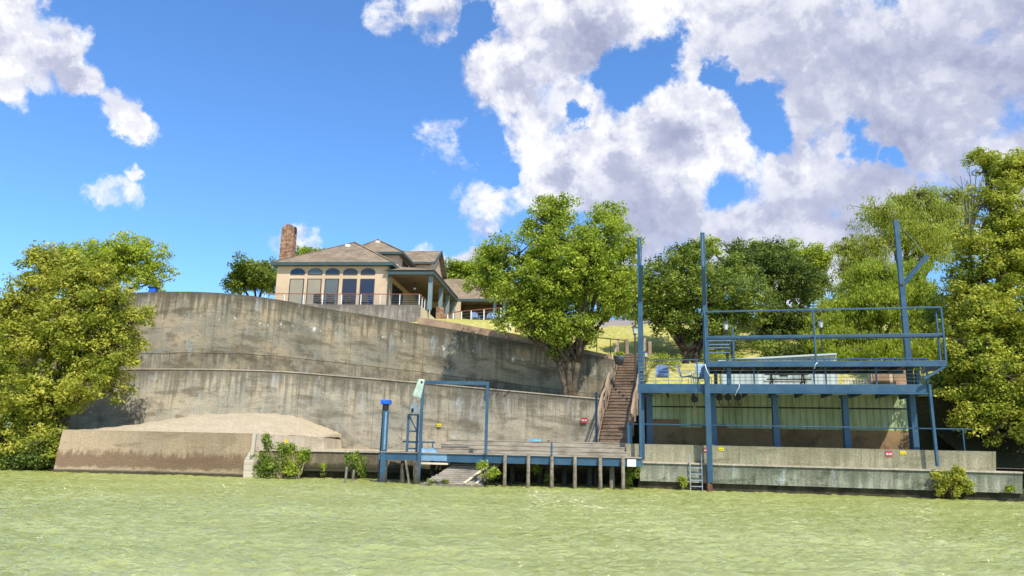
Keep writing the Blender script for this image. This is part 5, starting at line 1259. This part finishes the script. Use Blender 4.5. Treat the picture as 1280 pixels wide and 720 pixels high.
def curve(a, b, bend, n=6):
    a = np.array(a); b = np.array(b); mid = (a + b) / 2 + bend; t = np.linspace(0, 1, n)[:, None]
    return list((1 - t) ** 2 * a + 2 * t * (1 - t) * mid + t * t * b)
def tree(name, label, base, blobs, nclump, lpc, lsize, crad, mat, bark='bark', tr=.3, fork=.3, seed=1, group=None, droop=0, flat=.7, stems=1, edge=.5, cat='tree', outer=1.0, lobe_n=9):
    r_ = np.random.default_rng(seed); base = np.array(base, float)
    t = thing(name, label, cat, base, group=group)
    bl_ = [(np.array(c, float), np.array(rd, float)) for c, rd in blobs]; lobes = bl_
    sub = []
    for c, rd in bl_:
        for _ in range(lobe_n):
            d = r_.normal(size=3); d /= np.linalg.norm(d); d[1] = -abs(d[1]) if r_.random() < .35 else d[1]
            sub.append((c + d * rd * (.35 + .5 * r_.random()), rd * (.36 + .26 * r_.random())))
    bl_ = sub
    vol = np.array([np.prod(rd) ** .8 for _, rd in bl_]); vol = vol / vol.sum()
    cen = []; rad = []; own = []
    for k_, (c, rd) in enumerate(bl_):
        nk = max(3, int(nclump * 1.7 * vol[k_])); d = r_.normal(size=(nk, 3)); d /= np.linalg.norm(d, axis=1)[:, None]
        rr = edge + (1 - edge) * r_.random(nk) ** .6; rr *= 1 + .13 * r_.normal(size=nk) * outer
        cen.append(c + d * rr[:, None] * rd); rad.append(crad * .78 * (.6 + .8 * r_.random(nk))); own += [k_] * nk
    cen = np.concatenate(cen); rad = np.concatenate(rad); own = np.array(own)
    cnt = np.maximum(6, (lpc * 1.15 * (rad / crad) ** 2).astype(int))
    leaf_mesh('crown', cen, rad, cnt, lsize, mat, t, seed + 5, droop, flat)
    # trunk and limbs
    mb_ = MB(); allc = np.mean([c for c, _ in bl_], axis=0); zc = min(c[2] - rd[2] for c, rd in bl_)
    fk = base + (allc - base) * fork
    for s_ in range(stems):
        jit = np.array([(s_ - (stems - 1) / 2) * tr * 1.3, 0, 0]) if stems > 1 else np.zeros(3)
        f2 = fk + jit * 1.9; mb_.tube(curve(base + jit * .45 - [0, 0, .3], f2, jit * .1 + r_.normal(size=3) * tr * .4, 7), np.linspace(tr * (1.25 if stems == 1 else .85), tr * .7, 7), 10)
        for k_, (c, rd) in enumerate(bl_):
            if (k_ // lobe_n) % stems != s_: continue
            lc = lobes[k_ // lobe_n][0]
            if k_ % lobe_n == 0: mb_.tube(curve(f2, lc, [0, 0, -.12 * np.linalg.norm(lc - f2)] + r_.normal(size=3) * .2, 6), np.linspace(tr * .62, tr * .24, 6), 7)
            mb_.tube(curve(lc, c, r_.normal(size=3) * .2, 4), np.linspace(tr * .24, tr * .1, 4), 5)
            ids = np.where(own == k_)[0]; ids = ids[r_.permutation(len(ids))[:7]]
            for i in ids: mb_.tube(curve(c + (lc - c) * r_.random() * .4, cen[i], r_.normal(size=3) * .15 + [0, 0, -.1], 4), np.linspace(tr * .17, tr * .04, 4), 4, False)
    mb_.build('trunk', bark, t, smooth=True)
    return t
def B3(px, py, Y, rx, rz, ry=None):
    """crown lobe centred on a sight line at depth Y, radii in picture pixels"""
    s_ = Y / F; return (P(px, py, Y), (rx * s_, (ry if ry else (rx + rz) / 2) * s_, rz * s_))

# 1 big left tree at the water
tree('broadleaf_tree', 'big yellow green broadleaf tree at the left edge, hanging over the water', [P(70, 560, 39.5)[0], 39.5, .6],
     [B3(95, 360, 39.5, 55, 52), B3(60, 420, 39, 66, 60), B3(130, 430, 39.5, 48, 55), B3(15, 395, 39.5, 40, 55), B3(110, 490, 39, 52, 40), B3(30, 500, 38.5, 55, 50), B3(60, 555, 38, 50, 28), B3(-30, 450, 39.5, 60, 70), B3(-40, 545, 38.5, 60, 40), B3(145, 390, 40, 32, 45), B3(60, 330, 40, 30, 28)],
     840, 95, .085, .62, 'lf_yel', tr=.32, fork=.25, seed=11, edge=.35, flat=.65)
tree('broadleaf_tree', 'bright green tree top rising behind the big left tree', [P(150, 400, 55)[0], 55, 11],
     [B3(160, 325, 55, 48, 34), B3(185, 345, 55, 28, 24), B3(120, 335, 55, 40, 34), B3(85, 340, 55, 34, 30)], 240, 70, .11, .7, 'lf_bright', tr=.3, fork=.3, seed=12, edge=.4)
# 2 beside the house
tree('broadleaf_tree', 'dark green round tree between the left wall top and the chimney', [P(322, 380, 66)[0], 66, 11.5],
     [B3(318, 350, 66, 30, 26), B3(335, 340, 67, 18, 20), B3(300, 352, 66, 15, 16)], 190, 70, .12, .65, 'lf_dark', tr=.25, seed=13)
tree('broadleaf_tree', 'green tree tops peeping over the house roof beside the chimney', [P(378, 340, 80)[0], 80, 12],
     [B3(380, 320, 80, 18, 12), B3(372, 330, 80, 14, 14), B3(402, 325, 80, 16, 12)], 110, 55, .13, .7, 'lf_mid', tr=.25, seed=14)
tree('broadleaf_tree', 'green tree behind the right end of the house roof', [P(568, 360, 88)[0], 88, 12],
     [B3(560, 340, 88, 18, 14), B3(580, 342, 88, 22, 18), B3(605, 340, 88, 20, 18), B3(568, 352, 88, 26, 14)], 210, 60, .14, .8, 'lf_mid', tr=.3, seed=15)
# 3 the big centre tree on the ledge
tree('broadleaf_tree', 'large green tree growing from the ledge in front of the upper grey wall', P(713, 500, 41.2),
     [B3(690, 285, 41.5, 55, 42), B3(645, 320, 41.5, 48, 40), B3(740, 300, 41.5, 48, 45), B3(628, 360, 41.5, 36, 32), B3(690, 350, 41, 55, 45), B3(750, 350, 42, 40, 42), B3(780, 320, 42.5, 24, 36), B3(655, 385, 41.5, 38, 26),
      B3(708, 408, 40.8, 38, 30), B3(765, 385, 42.5, 30, 24), B3(690, 262, 42, 30, 22), B3(760, 270, 42, 22, 20), B3(618, 335, 41.5, 28, 30), B3(640, 395, 41.5, 32, 22), B3(720, 325, 40.5, 45, 45), B3(735, 395, 41.5, 34, 26), B3(782, 355, 43, 26, 32), B3(700, 375, 40.5, 36, 26), B3(664, 404, 41, 34, 24), B3(692, 418, 40.6, 24, 20), B3(735, 345, 40.2, 40, 36)],
     760, 85, .085, .58, 'lf_mid', tr=.22, fork=.30, seed=21, stems=3, edge=.35)
# 4 live oaks behind the deck
tree('oak_tree', 'dark live oak with forked black trunks on the lawn behind the deck', P(862, 478, 48),
     [B3(840, 350, 49, 48, 36), B3(890, 365, 49, 50, 40), B3(830, 395, 48.5, 38, 26), B3(880, 408, 48.5, 52, 22), B3(925, 385, 49, 42, 34), B3(860, 320, 50, 36, 24), B3(805, 360, 49, 26, 30), B3(910, 338, 50, 34, 28)],
     520, 75, .09, .62, 'lf_dark', 'barkdark', tr=.3, fork=.32, seed=31, stems=2, edge=.35)
tree('oak_tree', 'blackish green dense tree with low boughs right of the forked oak', P(985, 455, 54),
     [B3(975, 350, 54, 48, 44), B3(1000, 395, 53, 46, 36), B3(960, 405, 52, 36, 24), B3(960, 318, 55, 28, 22), B3(1015, 425, 52, 42, 22), B3(925, 318, 56, 26, 18), B3(985, 435, 52, 40, 16), B3(1010, 436, 49, 40, 14), B3(975, 441, 48, 34, 9)],
     430, 80, .10, .7, 'lf_juni', 'barkdark', tr=.35, fork=.3, seed=32, edge=.3)
tree('broadleaf_tree', 'loose light green tree crown above the dark oak against the clouds', P(1000, 440, 60),
     [B3(1000, 325, 60, 34, 24), B3(1022, 345, 60, 22, 26), B3(950, 315, 60, 18, 15), B3(885, 308, 60, 14, 12)], 170, 60, .11, .7, 'lf_bright', tr=.25, seed=33)
tree('willow_tree', 'bright lime feathery tree behind the middle of the platform railing', P(1080, 470, 46),
     [B3(1075, 400, 46, 44, 42), B3(1110, 380, 46, 40, 46), B3(1050, 430, 45, 36, 28), B3(1120, 430, 45.5, 34, 30), B3(1085, 350, 46.5, 32, 28), B3(1140, 350, 46, 30, 36), B3(1150, 400, 46, 26, 40), B3(1055, 440, 44.5, 40, 22), B3(1100, 446, 44.5, 44, 20), B3(1150, 440, 44.5, 40, 26), B3(1040, 400, 46, 28, 26)],
     720, 85, .085, .55, 'lf_bright', tr=.22, fork=.25, seed=34, droop=.35, edge=.35)
tree('mesquite_tree', 'tall olive feathery tree against the grey cloud behind the right crane', P(1140, 440, 56),
     [B3(1110, 275, 56, 44, 28), B3(1160, 262, 56, 44, 30), B3(1090, 310, 55, 36, 26), B3(1150, 310, 55, 52, 34), B3(1185, 285, 56, 26, 30), B3(1060, 345, 55, 26, 20), B3(1078, 325, 55.5, 32, 28), B3(1052, 312, 55, 20, 16), B3(1130, 248, 56, 36, 18), B3(1192, 252, 56, 32, 22), B3(1130, 290, 55, 40, 30)],
     640, 62, .085, .6, 'lf_feather', tr=.3, fork=.35, seed=35, droop=.5, edge=.3, outer=1.6)
tree('broadleaf_tree', 'tall yellow green tree at the right edge, leaning over the bulkhead', [P(1285, 600, 34)[0], 34, 1.0],
     [B3(1250, 240, 35, 32, 48), B3(1280, 300, 34.5, 62, 62), B3(1230, 330, 34.5, 48, 48), B3(1220, 400, 34, 44, 48), B3(1270, 400, 33, 60, 60), B3(1245, 470, 32.5, 50, 46), B3(1290, 520, 31.5, 50, 50), B3(1255, 530, 31.8, 32, 34), B3(1340, 330, 35, 70, 110), B3(1340, 480, 33, 70, 90), B3(1195, 365, 35, 26, 34), B3(1285, 215, 35, 26, 32), B3(1262, 215, 35, 28, 36), B3(1240, 270, 35, 28, 40), B3(1215, 440, 33, 34, 40), B3(1215, 520, 32.5, 30, 34), B3(1200, 480, 34, 24, 36), B3(1230, 200, 36, 18, 22)],
     1150, 95, .075, .52, 'lf_right', tr=.34, fork=.22, seed=41, edge=.35, flat=.65)
tree('broadleaf_tree', 'shaded dark tree filling the gap behind the right end of the deck', P(1200, 540, 39),
     [B3(1190, 470, 39.5, 40, 50), B3(1215, 500, 39, 40, 50), B3(1180, 410, 40, 34, 40), B3(1240, 440, 40, 50, 60), B3(1200, 545, 38, 50, 18)],
     300, 80, .09, .65, 'lf_dark', 'barkdark', tr=.25, seed=42, edge=.2)
for i_, (px, py, Y, rx, rz, mt_, lb) in enumerate(((745, 372, 72, 60, 24, 'lf_mid', 'green tree on the hill crest seen through the centre tree trunks'), (815, 385, 70, 50, 26, 'lf_dark', 'dark green tree on the hill crest left of the forked oak'),
        (1045, 395, 68, 60, 34, 'lf_mid', 'green tree filling the gap left of the lime feathery tree'), (1135, 400, 66, 60, 46, 'lf_feather', 'olive tree behind the right crane mast, between the two feathery trees'))):
    tree('broadleaf_tree', lb, [P(px, py, Y)[0], Y, 11.7], [B3(px - rx * .5, py, Y, rx * .6, rz), B3(px + rx * .5, py + 3, Y, rx * .6, rz), B3(px, py - rz * .4, Y, rx * .6, rz)], 210, 60, .12, .8, mt_, tr=.22, seed=90 + i_, edge=.2)
# bare twigs above the trees
bt_ = thing('bare_tree', 'leafless twigs of a dead tree against the cloud between the right trees', 'tree', P(1205, 300, 50)); mb_ = MB()
r_ = np.random.default_rng(8); b0 = P(1212, 300, 50)
for _ in range(10):
    e_ = P(1195 + r_.random() * 36, 205 + r_.random() * 40, 50); pts = curve(b0, e_, r_.normal(size=3) * .3, 6); mb_.tube(pts, np.linspace(.06, .012, 6), 5, False)
    for _ in range(4):
        s_ = pts[2 + int(r_.random() * 3)]; mb_.tube([s_, s_ + np.array([r_.normal() * .4, r_.normal() * .3, .5 + r_.random() * .6])], [.02, .008], 4, False)
mb_.tube([P(1225, 470, 50), b0], [.2, .07], 6); mb_.build('branches', 'bark', bt_)
# distant wooded ridge so the horizon is not empty
r_ = np.random.default_rng(77); cc_ = []; 
for _ in range(1500):
    x = r_.uniform(-160, 170); cc_.append((x, 150 + r_.random() * 30, 13 + r_.random() * (6 + 2 * math.sin(x * .07))))
for _ in range(500):
    x = r_.uniform(-130, -44); cc_.append((x, 44 + r_.random() * 14, 3 + r_.random() * 9))
for _ in range(500):
    y = 36 + r_.random() * 14; cc_.append((y * .72 + 5 + 70 * r_.random() ** 1.8, y, 2 + r_.random() * 11))
cc_ = np.array(cc_); tg_ = leaf_mesh('far_woodland', cc_, np.full(len(cc_), 2.2), np.full(len(cc_), 34), .42, 'lf_mid', None, 78)
tag(tg_, 'distant and flanking mass of trees beyond the garden', 'woodland', None, 'stuff')

# shrubs
def shrub(label, px, py0, Y, blobs, n, lpc, ls, cr_, mat='lf_shrub', seed=1, name='leafy_shrub', stems_=8, mt2='barkdark'):
    b = P(px, py0, Y); t = thing(name, label, 'shrub', b); r_ = np.random.default_rng(seed); cen = []
    for c, rd in blobs:
        k_ = max(2, n // len(blobs)); d = r_.normal(size=(k_, 3)); d /= np.linalg.norm(d, axis=1)[:, None]; cen.append(c + d * (r_.random(k_) ** .4)[:, None] * np.array(rd))
    cen = np.concatenate(cen); leaf_mesh('foliage', cen, np.full(len(cen), cr_), np.full(len(cen), lpc), ls, mat, t, seed, flat=1.1)
    m_ = MB()
    for i in r_.permutation(len(cen))[:stems_]: m_.tube(curve(b + r_.normal(size=3) * .08, cen[i], r_.normal(size=3) * .1, 5), np.linspace(.02, .006, 5), 4, False)
    m_.build('stems', mt2, t); return t
shrub('tall light green bush at the right corner of the tan block by the water', 350, 597, 34.6, [B3(333, 572, 34.7, 12, 22), B3(345, 580, 34.6, 16, 14), B3(328, 585, 34.6, 10, 10), B3(335, 552, 34.8, 5, 10), B3(352, 563, 34.8, 6, 12)], 70, 40, .055, .22, seed=51, stems_=24, mt2='grasstip')
shrub('rounder bush just right of the tall light green one', 372, 597, 34.8, [B3(372, 578, 34.9, 14, 14), B3(380, 570, 35, 8, 9), B3(365, 588, 34.8, 12, 7), B3(363, 560, 35, 4, 9)], 46, 40, .055, .22, mat='lf_mid', seed=52, stems_=20, mt2='grasstip')
shrub('tiny weed on the low bulkhead between two bushes', 404, 596, 35.6, [B3(404, 585, 35.7, 4, 8)], 6, 30, .045, .14, mat='lf_mid', seed=53)
shrub('leafy light green bush growing beside two old stakes', 442, 598, 35.2, [B3(437, 576, 35.4, 8, 9), B3(450, 578, 35.4, 8, 9), B3(446, 570, 35.5, 8, 5), B3(454, 588, 35.4, 4, 6)], 34, 34, .055, .2, seed=54)
shrub('small green bush growing on the right side of the ramp', 607, 604, 31.9, [B3(603, 583, 31.9, 7, 8), B3(609, 594, 31.8, 8, 9), B3(617, 592, 31.9, 6, 7)], 26, 30, .05, .16, mat='lf_mid', seed=55)
shrub('low yellow green weeds at the foot of the ramp', 540, 604, 32.0, [B3(537, 602, 31.8, 8, 2), B3(556, 602, 31.8, 8, 2)], 12, 18, .04, .1, seed=56)
shrub('grey green vine hanging at the right end of the dock', 793, 575, 33.2, [B3(792, 588, 33.2, 8, 12), B3(786, 598, 33.1, 6, 7), B3(797, 580, 33.3, 4, 8)], 36, 34, .045, .16, mat='lf_dark', seed=57, name='hanging_vine')
shrub('dark creeper under the dock behind the third pile', 680, 578, 33.3, [B3(672, 585, 33.4, 6, 6), B3(686, 596, 33.3, 6, 8)], 20, 24, .045, .16, mat='lf_dark', seed=58, name='hanging_vine')
shrub('small round green tuft left of the swim ladder', 853, 607, 32.8, [B3(853, 602, 32.8, 7, 6)], 12, 40, .04, .14, mat='lf_mid', seed=59)
shrub('flowering yellow green bush over the right end of the bulkhead ledge', 1188, 617, 30.3, [B3(1175, 600, 30.3, 13, 11), B3(1195, 602, 30.3, 14, 11), B3(1208, 605, 30.2, 8, 9), B3(1186, 612, 30.2, 18, 7), B3(1198, 590, 30.3, 6, 5)], 80, 40, .05, .17, mat='lf_yel', seed=60, stems_=16)
shrub('small weeds at the waterline near the right end of the bulkhead', 1262, 612, 29.9, [B3(1262, 611, 29.9, 5, 4)], 8, 26, .04, .12, mat='lf_mid', seed=61)
f_ = leaf_mesh('plant', np.array([pp + [x, y, .25] for x, y in ((-.15, 0), (.1, .05), (0, -.1), (.2, 0))]), np.full(4, .22), np.full(4, 90), .05, 'lf_mid', pl_, 62)
for i, (px, py, Y, rx, rz, lb) in enumerate(((830, 452, 45, 28, 7, 'low spiky scrub patch on the slope beside the oak trunk'), (905, 447, 47, 26, 8, 'scrub patch behind the steel treads'), (950, 432, 50, 34, 10, 'low leafy boughs shading the lawn right of the treads'))):
    shrub(lb, px, py + 6, Y, [B3(px, py, Y, rx, rz)], 46, 30, .07, .3, mat=('lf_feather', 'lf_feather', 'lf_dark')[i], seed=70 + i)
# low growth at the left water edge, shade put into its blackish leaves
shrub('low growth along the water under the big left tree, leaves darkened as shade', 20, 592, 37.0, [B3(10, 578, 37.2, 30, 12), B3(45, 572, 37.4, 22, 18), B3(-40, 570, 37.4, 40, 20)], 110, 46, .075, .36, mat='lf_juni', seed=75)
